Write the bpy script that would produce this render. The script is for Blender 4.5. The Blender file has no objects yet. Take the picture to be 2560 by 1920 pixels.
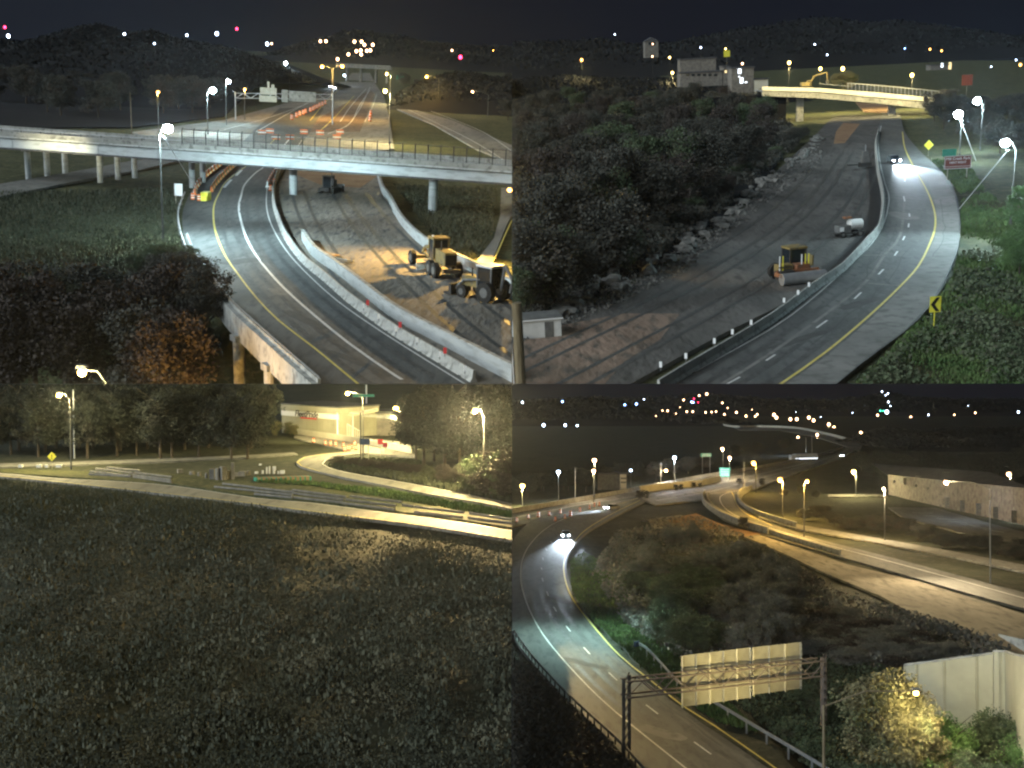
import bpy, bmesh, math, random
import numpy as np
from mathutils import Vector, Matrix, geometry, noise
R = math.radians
random.seed(7); RNG = np.random.default_rng(7)
SC = bpy.context.scene
COL = SC.collection
# ---------------------------------------------------------------- camera, world, moon, exposure
F, CX, CY, CAMZ = 2800.0, 1280.0, 960.0, 30.0
cam = bpy.data.objects.new('camera', bpy.data.cameras.new('camera')); COL.objects.link(cam)
cam.location = (0, 0, CAMZ); cam.rotation_euler = (R(90), 0, 0)
cam.data.sensor_width = 36; cam.data.lens = 36 * F / 2560
cam.data.clip_start = .5; cam.data.clip_end = 20000
SC.camera = cam
W = bpy.data.worlds.new('World'); SC.world = W; W.use_nodes = True
bg = W.node_tree.nodes['Background']
bg.inputs[0].default_value = (.42, .44, 1.0, 1); bg.inputs[1].default_value = .009
fill_sun = bpy.data.objects.new('moon_light', bpy.data.lights.new('moon_light', 'SUN')); COL.objects.link(fill_sun)  # added soft ambient fill over all four views; no moon is known
fill_sun.data.energy = 3.5; fill_sun.data.angle = R(50); fill_sun.data.color = (.84, .95, 1.0)
fill_sun.rotation_euler = Vector((.80, .52, -.27)).to_track_quat('-Z', 'Y').to_euler()
SC.view_settings.view_transform = 'Standard'; SC.view_settings.look = 'None'
SC.view_settings.exposure = 0; SC.view_settings.gamma = 1; SC.view_settings.use_curve_mapping = False
cy = SC.cycles
cy.use_denoising = True; cy.max_bounces = 3; cy.diffuse_bounces = 1; cy.glossy_bounces = 1; cy.transparent_max_bounces = 4
cy.volume_bounces = 0; cy.sample_clamp_indirect = 3; cy.sample_clamp_direct = 0; cy.caustics_reflective = False; cy.caustics_refractive = False
cy.filter_width = 2.3
# ---------------------------------------------------------------- the four views' ground frames
class View:
    """a stretch of the interchange: its own level ground under the mast, local x right, y away, z up"""
    def __init__(s, vh, uc, ux, H, left, up):
        V = (F * F + ux * uc) / abs(vh) * (1 if vh >= 0 else -1) if abs(vh) > 1 else 1e9
        n = Vector((-ux, -F, V)) * (1 if V > 0 else -1)
        n.normalize()
        f = Vector((0, 1, 0)); f = (f - n * f.dot(n)).normalized(); r = f.cross(n)
        o = Vector((0, 0, CAMZ)) - n * H
        s.n, s.H = n, H
        s.M = Matrix(((r.x, f.x, n.x, o.x), (r.y, f.y, n.y, o.y), (r.z, f.z, n.z, o.z), (0, 0, 0, 1)))
        s.R = s.M.to_3x3().transposed(); s.left = left; s.up = up
    def d(s, px, py): return s.R @ Vector(((px - CX) / F, 1, (CY - py) / F))
    def L(s, px, py, z=0):
        d = s.d(px, py); dz = min(d.z, -.0045)
        t = -(s.H - z) / dz
        return Vector((d.x * t, d.y * t, z))
    def at(s, px, py, Y):
        d = s.d(px, py); t = Y / d.y
        return Vector((d.x * t, Y, s.H + d.z * t))
    def sc(s, px, py): return F / s.L(px, py).y
    def ang(s, a, b):
        p, q = s.L(*a), s.L(*b); return math.atan2(q.y - p.y, q.x - p.x)
UL = View(845, -640, -500, 24, True, True)
UR = View(845, 640, 500, 24, False, True)
LL = View(130, -640, 0, 24, True, False)
LR = View(-40, 640, 0, 30, False, False)
# ---------------------------------------------------------------- materials
MATS = {}
def mat(name, c, rough=.8, c2=None, ns=1.0, bump=0, bs=None, metal=0, emit=None, stretch=None, spec=.3, ns2=None, c3=None, detail=5):
    if name in MATS: return MATS[name]
    m = bpy.data.materials.new(name); m.use_nodes = True; nt = m.node_tree; N = nt.nodes; b = N['Principled BSDF']
    b.inputs['Base Color'].default_value = (*c, 1); b.inputs['Roughness'].default_value = rough
    b.inputs['Metallic'].default_value = metal; b.inputs['Specular IOR Level'].default_value = spec
    if emit:
        b.inputs['Emission Color'].default_value = (*c, 1); b.inputs['Emission Strength'].default_value = emit
        m.cycles.emission_sampling = 'NONE'
    if c2 or bump:
        tc = N.new('ShaderNodeTexCoord'); mp = N.new('ShaderNodeMapping')
        nt.links.new(tc.outputs['Object'], mp.inputs[0])
        if stretch: mp.inputs['Scale'].default_value = stretch[:3]; mp.inputs['Rotation'].default_value[2] = stretch[3] if len(stretch) > 3 else 0
    if c2:
        t = N.new('ShaderNodeTexNoise'); t.inputs['Scale'].default_value = ns; t.inputs['Detail'].default_value = detail; t.inputs['Roughness'].default_value = .65
        r = N.new('ShaderNodeValToRGB'); r.color_ramp.elements[0].position = .36; r.color_ramp.elements[1].position = .64
        r.color_ramp.elements[0].color = (*c, 1); r.color_ramp.elements[1].color = (*c2, 1)
        nt.links.new(mp.outputs[0], t.inputs['Vector']); nt.links.new(t.outputs[0], r.inputs[0])
        out = r.outputs[0]
        if c3:
            t3 = N.new('ShaderNodeTexNoise'); t3.inputs['Scale'].default_value = ns2 or ns * 7; t3.inputs['Detail'].default_value = 6
            r3 = N.new('ShaderNodeValToRGB'); r3.color_ramp.elements[0].position = .5; r3.color_ramp.elements[1].position = .66
            mx = N.new('ShaderNodeMix'); mx.data_type = 'RGBA'; mx.inputs['B'].default_value = (*c3, 1)
            nt.links.new(mp.outputs[0], t3.inputs['Vector']); nt.links.new(t3.outputs[0], r3.inputs[0])
            nt.links.new(r3.outputs[0], mx.inputs['Factor']); nt.links.new(out, mx.inputs['A']); out = mx.outputs['Result']
        nt.links.new(out, b.inputs['Base Color'])
    if bump:
        t2 = N.new('ShaderNodeTexNoise'); t2.inputs['Scale'].default_value = bs or ns * 4; t2.inputs['Detail'].default_value = 6
        bp = N.new('ShaderNodeBump'); bp.inputs['Strength'].default_value = min(1, bump); bp.inputs['Distance'].default_value = max(.05, bump * .3)
        nt.links.new(mp.outputs[0], t2.inputs['Vector']); nt.links.new(t2.outputs[0], bp.inputs['Height']); nt.links.new(bp.outputs[0], b.inputs['Normal'])
    MATS[name] = m; return m
M_grass = mat('rough_grass', (.035, .045, .018), .95, (.085, .09, .04), .12, .9, 2.2, c3=(.13, .12, .06), ns2=1.1)
M_field = mat('weedy_field', (.024, .029, .018), .95, (.045, .050, .033), .07, .9, 1.6, c3=(.065, .065, .044), ns2=.7)
M_dirt = mat('churned_dirt', (.16, .115, .085), .95, (.29, .205, .155), .16, .9, 1.3, stretch=(1, .35, 1, -.5), c3=(.10, .085, .07), ns2=.9)
M_gravel = mat('grey_gravel', (.165, .145, .12), .95, (.28, .245, .205), .2, .8, 1.8, stretch=(1, .3, 1, -.6), c3=(.10, .095, .09), ns2=.8)
M_gravd = mat('dark_gravel', (.075, .073, .068), .95, (.15, .14, .13), .2, .8, 1.8, stretch=(1, .3, 1, -.6), c3=(.06, .057, .053), ns2=.8)
M_tan = mat('tan_packed_dirt', (.22, .195, .15), .95, (.36, .32, .25), .16, .8, 1.3, stretch=(1, .3, 1, .5), c3=(.17, .15, .12), ns2=.9)
M_cream = mat('aged_cream_wall', (.33, .32, .24), .8, (.43, .41, .31), .2, .1, 3)
M_rust = mat('brown_weathered_steel', (.17, .135, .11), .65, (.25, .20, .17), 1.5, metal=.2)
M_clay = mat('orange_clay', (.24, .14, .08), .95, (.36, .23, .13), .2, .8, 1.2)
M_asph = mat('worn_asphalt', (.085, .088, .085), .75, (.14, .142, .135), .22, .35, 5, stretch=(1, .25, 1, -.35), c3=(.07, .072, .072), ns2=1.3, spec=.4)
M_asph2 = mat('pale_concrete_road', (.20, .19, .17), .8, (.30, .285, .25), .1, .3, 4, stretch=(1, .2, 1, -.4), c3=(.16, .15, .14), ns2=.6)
M_shoulder = mat('shoulder_asphalt', (.16, .16, .15), .85, (.24, .235, .22), .15, .35, 4, c3=(.13, .13, .12), ns2=.8)
M_white = mat('worn_white_paint', (.62, .62, .60), .6, (.78, .78, .76), 1.5)
M_yellow = mat('worn_yellow_paint', (.62, .50, .10), .6, (.75, .64, .20), 1.2)
M_track = mat('polished_wheel_track', (.066, .068, .066), .6, (.11, .112, .108), .5, .2, 6, c3=(.05, .05, .05), ns2=2.2)
M_patch = mat('asphalt_patch', (.068, .069, .067), .8, (.095, .096, .093), .8, .3, 6)
M_tar = mat('tar_joint', (.035, .035, .035), .6, (.05, .05, .05), 1)
M_conc = mat('concrete', (.34, .34, .32), .85, (.48, .48, .45), .5, .25, 5, c3=(.24, .24, .225), ns2=1.4)
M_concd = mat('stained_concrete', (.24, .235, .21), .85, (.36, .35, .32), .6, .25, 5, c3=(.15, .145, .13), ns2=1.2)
M_girder = mat('pale_painted_steel', (.40, .42, .42), .55, (.52, .54, .53), .08, .1, 3, stretch=(1, 1, 4), spec=.5, c3=(.33, .34, .33), ns2=.5)
M_steel = mat('galvanised_steel', (.34, .35, .36), .45, (.46, .47, .48), 1.2, metal=.6)
M_dark = mat('dark_weathered_steel', (.05, .05, .048), .6, (.09, .085, .08), 1.5, metal=.4)
M_wood = mat('weathered_pole_wood', (.14, .11, .065), .85, (.26, .21, .13), 1.5, .5, 9, stretch=(4, 4, .5))
M_lum = mat('lumber', (.30, .20, .12), .85, (.42, .30, .18), 1.5)
M_rubber = mat('tyre_rubber', (.018, .018, .018), .85, (.035, .033, .03), 4)
M_myel = mat('machine_yellow', (.22, .165, .06), .65, (.33, .25, .10), .9, c3=(.12, .10, .075), ns2=1.8)
M_mgrey = mat('machine_grey', (.10, .10, .10), .6, (.18, .18, .17), 1.3)
M_glass = mat('dark_cab_glass', (.02, .025, .03), .08, spec=.8)
M_mwhite = mat('machine_white', (.62, .62, .60), .5, (.75, .75, .73), 1)
M_orange = mat('safety_orange', (.75, .16, .04), .55, (.85, .26, .08), 3)
M_red = mat('signal_red', (.65, .05, .06), .5, (.75, .08, .08), 3)
M_refl = mat('white_reflective_sheeting', (.85, .85, .85), .3, (.92, .92, .92), 3)
M_syel = mat('fluorescent_yellow_sheeting', (.75, .68, .05), .45, (.85, .78, .10), 2)
M_brown = mat('brown_sign_sheeting', (.18, .055, .04), .5, (.24, .08, .06), 2)
M_blue = mat('dark_blue_sheeting', (.03, .05, .10), .5, (.05, .08, .14), 2)
M_green = mat('green_sign_sheeting', (.03, .26, .17), .5, (.05, .32, .22), 1)
M_black = mat('black_print', (.01, .01, .01), .6, (.02, .02, .02), 3)
M_alu = mat('aluminium_sign_back', (.36, .33, .26), .6, (.46, .43, .34), .9, .15, 3, metal=.15)
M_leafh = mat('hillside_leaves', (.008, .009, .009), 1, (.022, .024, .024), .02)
M_brush = mat('dry_grey_brush', (.12, .13, .115), .9, (.24, .24, .215), .25, c3=(.20, .165, .14), ns2=1.0)
M_pole = mat('dull_grey_pole', (.09, .09, .085), .7, (.13, .13, .12), .8)
M_dull = mat('faded_orange_paint', (.24, .10, .05), .7, (.34, .15, .07), 1.2, c3=(.14, .10, .08), ns2=2.5)
M_weed = mat('olive_weeds', (.042, .049, .034), .9, (.088, .092, .064), .12, c3=(.13, .122, .082), ns2=.25)
M_bark = mat('bark', (.05, .04, .03), .95, (.10, .08, .06), 3, .6, 12)
M_leafn = mat('deep_green_leaves', (.018, .023, .019), .9, (.040, .046, .038), .3, c3=(.03, .028, .024), ns2=1.2)
M_leaf = mat('green_leaves', (.05, .075, .036), .8, (.11, .135, .075), .35, c3=(.07, .07, .045), ns2=1.5)
M_leafd = mat('dark_leaves', (.046, .046, .038), .9, (.088, .088, .074), .3, c3=(.080, .064, .050), ns2=1.2)
M_leafb = mat('brown_leaves', (.045, .036, .032), .9, (.085, .068, .056), .3, c3=(.035, .03, .028), ns2=1.2)
M_leafy = mat('turning_yellow_leaves', (.12, .11, .055), .8, (.19, .17, .09), .5, c3=(.08, .10, .045), ns2=1.6)
M_leafg = mat('bright_green_leaves', (.07, .14, .04), .7, (.15, .25, .09), .5, c3=(.05, .09, .03), ns2=1.8)
M_grassb = mat('grass_blades', (.05, .056, .034), .9, (.085, .088, .058), .25, c3=(.05, .06, .036), ns2=1.2)
M_grassg = mat('green_grass_blades', (.05, .10, .03), .9, (.12, .18, .06), .3, c3=(.06, .08, .03), ns2=1.2)
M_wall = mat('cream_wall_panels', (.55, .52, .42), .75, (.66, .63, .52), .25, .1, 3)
M_roof = mat('dark_roofing', (.06, .06, .065), .8, (.11, .11, .115), .4, .2, 3)
M_house = mat('house_siding', (.16, .145, .13), .8, (.24, .22, .19), .6, c3=(.12, .11, .10), ns2=.8)
M_pipe = mat('concrete_pipe', (.15, .14, .125), .8, (.26, .24, .21), .6, .2, 4)
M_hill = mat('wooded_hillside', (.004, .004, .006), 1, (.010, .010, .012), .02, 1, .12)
M_rock = mat('broken_rock', (.13, .125, .115), .9, (.25, .24, .22), .8, .6, 3)
M_car = [mat('dark_car_paint', (.03, .035, .05), .3, spec=.6), mat('silver_car_paint', (.40, .41, .43), .3, metal=.5), mat('white_car_paint', (.7, .7, .7), .3)]
E_w = mat('lit_white_lens', (.80, .92, 1.0), emit=160)
E_w2 = mat('lit_cool_lens', (.62, .76, 1.0), emit=16)
E_o = mat('lit_sodium_lens', (1.0, .46, .10), emit=11)
E_o2 = mat('lit_warm_lens', (1.0, .58, .32), emit=12)
E_y = mat('lit_yellow_lens', (1.0, .70, .20), emit=14)
E_r = mat('lit_red_lens', (1.0, .03, .10), emit=14)
E_g = mat('lit_green_lens', (.10, 1.0, .60), emit=8)
E_b = mat('lit_blue_lens', (.25, .45, 1.0), emit=14)
E_head = mat('lit_headlight_lens', (.80, .86, 1.0), emit=120)
E_tail = mat('lit_tail_lens', (1.0, .03, .08), emit=20)
E_win = mat('lit_window', (.85, .92, 1.0), emit=2.5)
E_winw = mat('lit_warm_window', (1.0, .78, .40), emit=1.2)
# ---------------------------------------------------------------- mesh building
class MB:
    def __init__(s): s.v = []; s.f = []
    def add(s, vs, fs):
        n = len(s.v); s.v += [tuple(v) for v in vs]; s.f += [tuple(i + n for i in f) for f in fs]; return s
    def box(s, cx, cy, cz, sx, sy, sz, rz=0, ry=0, rx=0, taper=1.0):
        m = Matrix.Rotation(rz, 3, 'Z') @ Matrix.Rotation(ry, 3, 'Y') @ Matrix.Rotation(rx, 3, 'X'); c = Vector((cx, cy, cz)); v = []
        for k in (-.5, .5):
            t = taper if k > 0 else 1
            for a, b in ((-.5, -.5), (.5, -.5), (.5, .5), (-.5, .5)): v.append(c + m @ Vector((a * sx * t, b * sy * t, k * sz)))
        return s.add(v, [(3, 2, 1, 0), (4, 5, 6, 7), (0, 1, 5, 4), (1, 2, 6, 5), (2, 3, 7, 6), (3, 0, 4, 7)])
    def cyl(s, a, b, r0, r1=None, n=8):
        a, b = Vector(a), Vector(b); r1 = r0 if r1 is None else r1; d = (b - a)
        if d.length < 1e-6: return s
        q = d.to_track_quat('Z', 'Y'); v = []
        for p, r in ((a, r0), (b, r1)):
            for k in range(n): v.append(p + q @ Vector((math.cos(2 * math.pi * k / n) * r, math.sin(2 * math.pi * k / n) * r, 0)))
        return s.add(v, [(k, (k + 1) % n, (k + 1) % n + n, k + n) for k in range(n)] + [tuple(range(n - 1, -1, -1)), tuple(range(n, 2 * n))])
    def tube(s, pts, r, n=6):
        for a, b in zip(pts, pts[1:]): s.cyl(a, b, r, r, n)
        return s
    def ball(s, c, rx, ry, rz, nu=8, nv=6):
        v = [(c[0], c[1], c[2] - rz)]
        for j in range(1, nv):
            t = -math.pi / 2 + math.pi * j / nv
            for k in range(nu):
                a = 2 * math.pi * k / nu; v.append((c[0] + rx * math.cos(t) * math.cos(a), c[1] + ry * math.cos(t) * math.sin(a), c[2] + rz * math.sin(t)))
        v.append((c[0], c[1], c[2] + rz)); fs = []
        for k in range(nu): fs.append((0, 1 + (k + 1) % nu, 1 + k))
        for j in range(nv - 2):
            for k in range(nu):
                a = 1 + j * nu + k; b = 1 + j * nu + (k + 1) % nu; fs.append((a, b, b + nu, a + nu))
        e = len(v) - 1
        for k in range(nu): fs.append((e, e - nu + k, e - nu + (k + 1) % nu))
        return s.add(v, fs)
    def prism(s, prof, axis, a, b):
        """profile of (p,q) extruded: axis 'x' -> (y,z), 'y' -> (x,z), 'z' -> (x,y)"""
        n = len(prof); mk = {'x': lambda p, t: (t, p[0], p[1]), 'y': lambda p, t: (p[0], t, p[1]), 'z': lambda p, t: (p[0], p[1], t)}[axis]
        return s.add([mk(p, a) for p in prof] + [mk(p, b) for p in prof],
                     [tuple(range(n)), tuple(range(2 * n - 1, n - 1, -1))] + [(k, k + n, (k + 1) % n + n, (k + 1) % n) for k in range(n)])
    def mesh(s, name, m, smooth=False):
        me = bpy.data.meshes.new(name); me.from_pydata(s.v, [], s.f); me.update()
        bm = bmesh.new(); bm.from_mesh(me); bmesh.ops.recalc_face_normals(bm, faces=bm.faces); bm.to_mesh(me); bm.free()
        me.materials.append(m)
        if smooth: me.shade_smooth()
        return me
def link(name, me, parent=None, M=None):
    o = bpy.data.objects.new(name, me); COL.objects.link(o)
    if parent: o.parent = parent
    elif M is not None: o.matrix_world = M
    return o
def tag(o, label=None, cat=None, group=None, kind=None):
    if label: o['label'] = label
    if cat: o['category'] = cat
    if group: o['group'] = group
    if kind: o['kind'] = kind
    return o
VIEW_OF = {}
def thing(V, name, label, cat, loc=(0, 0, 0), rz=0, group=None, sc=1.0, rx=0, ry=0):
    o = bpy.data.objects.new(name, None); COL.objects.link(o); o.empty_display_size = .5
    s = Matrix.Diagonal((sc, sc, sc, 1)) if not hasattr(sc, '__len__') else Matrix.Diagonal((*sc, 1))
    o.matrix_world = V.M @ Matrix.Translation(loc) @ Matrix.Rotation(rz, 4, 'Z') @ Matrix.Rotation(rx, 4, 'X') @ Matrix.Rotation(ry, 4, 'Y') @ s
    VIEW_OF[o.name] = V
    return tag(o, label, cat, group)
def part(name, mb, m, parent, smooth=False): return link(name, mb.mesh(name, m, smooth), parent)
def single(V, name, mb, m, label, cat, loc=(0, 0, 0), rz=0, group=None, sc=1.0):
    me = mb.mesh(name, m) if isinstance(mb, MB) else mb
    o = link(name, me); s = (sc, sc, sc) if not hasattr(sc, '__len__') else sc
    o.matrix_world = V.M @ Matrix.Translation(loc) @ Matrix.Rotation(rz, 4, 'Z') @ Matrix.Diagonal((*s, 1)); VIEW_OF[o.name] = V
    return tag(o, label, cat, group)
def struct(V, name, me, parent=None):
    o = link(name, me, parent, None if parent else V.M); VIEW_OF[o.name] = V
    if not parent: o['kind'] = 'structure'
    return o
def kit(*parts): return [(n, mb.mesh(n, m), [(a, b.mesh(a, c)) for a, b, c in sub]) for n, mb, m, *sub_ in parts for sub in [sub_[0] if sub_ else []]]
def spawn(K, V, name, label, cat, loc, rz=0, group=None, sc=1.0, rx=0, ry=0, swap=None):
    t = thing(V, name, label, cat, loc, rz, group, sc, rx, ry)
    for n, me, sub in K:
        o = link(n, me, t)
        for a, b in sub: link(a, b, o)
    return t
def crom(pts, step):
    """smooth curve through points, resampled about every step metres"""
    P = [Vector(p) for p in pts]; P = [2 * P[0] - P[1]] + P + [2 * P[-1] - P[-2]]; out = []
    for i in range(1, len(P) - 2):
        a, b, c, d = P[i - 1:i + 3]; n = max(1, int((c - b).length / step))
        for k in range(n):
            t = k / n; out.append(.5 * ((2 * b) + (c - a) * t + (2 * a - 5 * b + 4 * c - d) * t * t + (3 * b - a - 3 * c + d) * t ** 3))
    out.append(P[-2]); return out
def even(pts, step):
    """points exactly every step metres along a polyline"""
    out = [pts[0]]; acc = 0
    for a, b in zip(pts, pts[1:]):
        l = (b - a).length; t = step - acc
        while t <= l: out.append(a.lerp(b, t / l)); t += step
        acc = (l - (t - step))
    return out
def curve(V, px, step=4, z=0): return crom([V.L(x, y, z) for x, y in px], step)
def strip_mesh(name, pts, w, z, m, thick=0, off=0):
    mb = MB(); n = len(pts); L_, R_ = [], []
    for i, p in enumerate(pts):
        t = (pts[min(i + 1, n - 1)] - pts[max(i - 1, 0)]); t.z = 0; t.normalize(); q = Vector((-t.y, t.x, 0))
        L_.append(p + q * (off + w / 2)); R_.append(p + q * (off - w / 2))
    vs = [(a.x, a.y, z) for a in L_] + [(a.x, a.y, z) for a in R_]
    fs = [(i, i + 1, n + i + 1, n + i) for i in range(n - 1)]
    mb.add(vs, fs)
    if thick:
        mb.add([(a.x, a.y, z) for a in L_] + [(a.x, a.y, z - thick) for a in L_], fs); mb.add([(a.x, a.y, z) for a in R_] + [(a.x, a.y, z - thick) for a in R_], fs)
    return mb.mesh(name, m)
def line(V, name, px, w, z, m, parent=None, step=4, thick=0):
    return struct(V, name, strip_mesh(name, curve(V, px, step), w, z, m, thick), parent)
def tracks(V, px, offs, parent, w=.55, z=.068):
    for o_ in offs: struct(V, 'wheel_track', strip_mesh('wheel_track', curve(V, px, 4), w, z, M_track, 0, o_), parent)
def cracks(V, px, offs, parent, z=.079):
    for k, o_ in enumerate(offs):
        P = [p + Vector((noise.noise(Vector((i * .35, k * 9, 0))) * .5, noise.noise(Vector((i * .35, k * 9, 4))) * .5, 0)) for i, p in enumerate(curve(V, px, 2))]; a = len(P) * (k % 3) // 5; struct(V, 'sealed_crack', strip_mesh('sealed_crack', P[a:a + max(6, len(P) // 2)], .09, z, M_tar, 0, o_), parent)
def patch(V, px, py, l, w, ang_, parent, m=None, z=.071):
    p = V.L(px, py); g = random.Random(px * 7 + py); n = 12; mb = MB(); c, s_ = math.cos(ang_), math.sin(ang_)
    P = []
    for k in range(n):
        a = 2 * math.pi * k / n; sq = min(1 / max(abs(math.cos(a)), 1e-3), 1 / max(abs(math.sin(a)), 1e-3)) * g.uniform(.86, 1.0); u, v = math.cos(a) * sq * l / 2, math.sin(a) * sq * w / 2; P.append((p.x + c * u - s_ * v, p.y + s_ * u + c * v, z))
    mb.add(P, [tuple(range(n))]); struct(V, 'asphalt_patch', mb.mesh('asphalt_patch', m or M_patch), parent)
def band_mesh(V, name, ea, eb, z, m, thick=.4):
    """surface between two pixel edge curves on the ground"""
    A, B = curve(V, ea, 3), curve(V, eb, 3); n = 60
    def res(P):
        L = [0]
        for a, b in zip(P, P[1:]): L.append(L[-1] + (b - a).length)
        o = []; j = 0
        for k in range(n + 1):
            t = L[-1] * k / n
            while j < len(L) - 2 and L[j + 1] < t: j += 1
            o.append(P[j].lerp(P[j + 1], 0 if L[j + 1] == L[j] else (t - L[j]) / (L[j + 1] - L[j])))
        return o
    A, B = res(A), res(B); mb = MB()
    fs = [(i, i + 1, n + 2 + i, n + 1 + i) for i in range(n)]
    mb.add([(a.x, a.y, z) for a in A] + [(b.x, b.y, z) for b in B], fs)
    for E in (A, B): mb.add([(a.x, a.y, z) for a in E] + [(a.x, a.y, z - thick) for a in E], fs)
    return mb.mesh(name, m)
def poly(V, name, px, z, m, parent=None, thick=.4):
    P = [V.L(x, y) for x, y in px]; P = [Vector((p.x, p.y, z)) for p in P]; n = len(P)
    tri = geometry.tessellate_polygon([P]); mb = MB(); mb.add(P, [tuple(t) for t in tri])
    if thick: mb.add(P + [p - Vector((0, 0, thick)) for p in P], [(i, (i + 1) % n, (i + 1) % n + n, i + n) for i in range(n)])
    return struct(V, name, mb.mesh(name, m), parent)
def terrain(V, name, m, x0, x1, y0, y1, h, nx=110, ny=120):
    """ground grid, denser near the mast; h(x, y) in metres"""
    vs = []
    for j in range(ny + 1):
        py = y0 + (y1 - y0) * (j / ny) ** 1.6
        for i in range(nx + 1):
            p = V.L(x0 + (x1 - x0) * i / nx, py); vs.append((p.x, p.y, h(p.x, p.y)))
    fs = [(j * (nx + 1) + i, j * (nx + 1) + i + 1, (j + 1) * (nx + 1) + i + 1, (j + 1) * (nx + 1) + i) for j in range(ny) for i in range(nx)]
    mb = MB(); mb.v, mb.f = vs, fs
    return struct(V, name, mb.mesh(name, m, True))
def rough(x, y): return -.42 + .28 * noise.noise(Vector((x * .12, y * .12, 0))) + .1 * noise.noise(Vector((x * .5, y * .5, 3)))
def quads(name, C, size, m, up=0.0, asp=1.0):
    """many leaf-sized faces at centres C (n x 3); up=1 makes them upright blades"""
    n = len(C); a = RNG.normal(size=(n, 3)); b = RNG.normal(size=(n, 3))
    if up: a = a * (1, 1, .15); b = b * .25 + np.array([0, 0, 1.0])
    a /= np.linalg.norm(a, axis=1)[:, None]; b -= (a * b).sum(1)[:, None] * a; b /= np.linalg.norm(b, axis=1)[:, None]
    s = (size * RNG.uniform(.6, 1.4, n))[:, None] if np.ndim(size) else size * RNG.uniform(.6, 1.4, (n, 1))
    V_ = np.stack([C - a * s - b * s * asp, C + a * s - b * s * asp * .8, C + a * s * .55 + b * s * asp, C - a * s * .6 + b * s * asp * .9], 1).reshape(-1, 3)
    me = bpy.data.meshes.new(name); me.vertices.add(4 * n); me.vertices.foreach_set('co', V_.astype(np.float32).ravel())
    me.loops.add(4 * n); me.loops.foreach_set('vertex_index', np.arange(4 * n, dtype=np.int32))
    me.polygons.add(n); me.polygons.foreach_set('loop_start', np.arange(0, 4 * n, 4, dtype=np.int32)); me.polygons.foreach_set('loop_total', np.full(n, 4, dtype=np.int32))
    me.update(calc_edges=True); me.materials.append(m); return me
def crown_pts(n, blobs, flat=.8, seed=0, tall=1.0):
    g = np.random.default_rng(seed); cs = []
    for k in range(blobs):
        a = g.uniform(0, 6.28); r = math.sqrt(g.uniform(0, 1)) * .66; z = g.uniform(-.75, .8)
        r *= math.sqrt(max(.08, 1 - z * z)); cs.append((r * math.cos(a), r * math.sin(a), z * flat * tall, g.uniform(.14, .38)))
    cs = np.array(cs); i = g.integers(0, blobs, n); d = g.normal(size=(n, 3)); d /= np.linalg.norm(d, axis=1)[:, None]
    rr = cs[i, 3] * g.uniform(.2, 1.15, n) ** .55
    return cs[i, :3] + d * rr[:, None] * (1, 1, .85)
def trunk_mb(h, r, limbs=6, seed=0):
    g = random.Random(seed); mb = MB(); p = Vector((0, 0, -1.2)); top = Vector((g.uniform(-.3, .3), g.uniform(-.3, .3), h * .72))
    mid = p.lerp(top, .5) + Vector((g.uniform(-.2, .2), g.uniform(-.2, .2), 0))
    mb.cyl(p, mid, r, r * .7, 7); mb.cyl(mid, top, r * .7, r * .25, 7)
    for k in range(limbs):
        a = g.uniform(0, 6.28); s = mid.lerp(top, k / limbs); l = h * g.uniform(.18, .3)
        mb.cyl(s, s + Vector((math.cos(a) * l, math.sin(a) * l, l * .8)), r * .35, r * .08, 5)
    return mb
TREES = {}
def tree_meshes(kind, k):
    key = (kind, k)
    if key not in TREES:
        m = {'d': M_leafd, 'n': M_leafn, 'm': M_brush, 'g': M_leaf, 'b': M_leafb, 'y': M_leafy, 'v': M_leafg}[kind]
        n = {'y': 17000, 'v': 12000}.get(kind, 8000)
        TREES[key] = (trunk_mb(1.0 * 10, .22, 7, k).mesh('trunk', M_bark), quads('crown', crown_pts(n, 40, .8, k * 31 + ord(kind), 1.25), .019 if kind in 'yv' else .024, m, asp=.8))
    return TREES[key]
def tree(V, px, py, h, w, kind, label, group=None, k=None, z=0, name='tree', cat='tree', low=.52):
    """h height and w crown width in metres; the base stands at pixel px, py on the ground"""
    p = V.L(px, py, z); k = random.randrange(4) if k is None else k; tm, cm = tree_meshes(kind, k)
    t = thing(V, name, label, cat, p, random.uniform(0, 6.28), group)
    a = link('trunk', tm, t); a.scale = (h / 10, h / 10, h / 10)
    c = link('crown', cm, t); c.scale = (w / 2, w / 2, h * (1 - low + .25) / 2 / .95); c.location = (0, 0, h * low)
    return t
def bush(V, px, py, h, w, kind, label, group=None, z=0):
    return tree(V, px, py, h, w, kind, label, group, None, z, 'bush', 'bush', .42)
def inpoly(x, y, P):
    c = False; j = len(P) - 1
    for i in range(len(P)):
        if (P[i][1] > y) != (P[j][1] > y) and x < (P[j][0] - P[i][0]) * (y - P[i][1]) / (P[j][1] - P[i][1] + 1e-9) + P[i][0]: c = not c
        j = i
    return c
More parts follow.
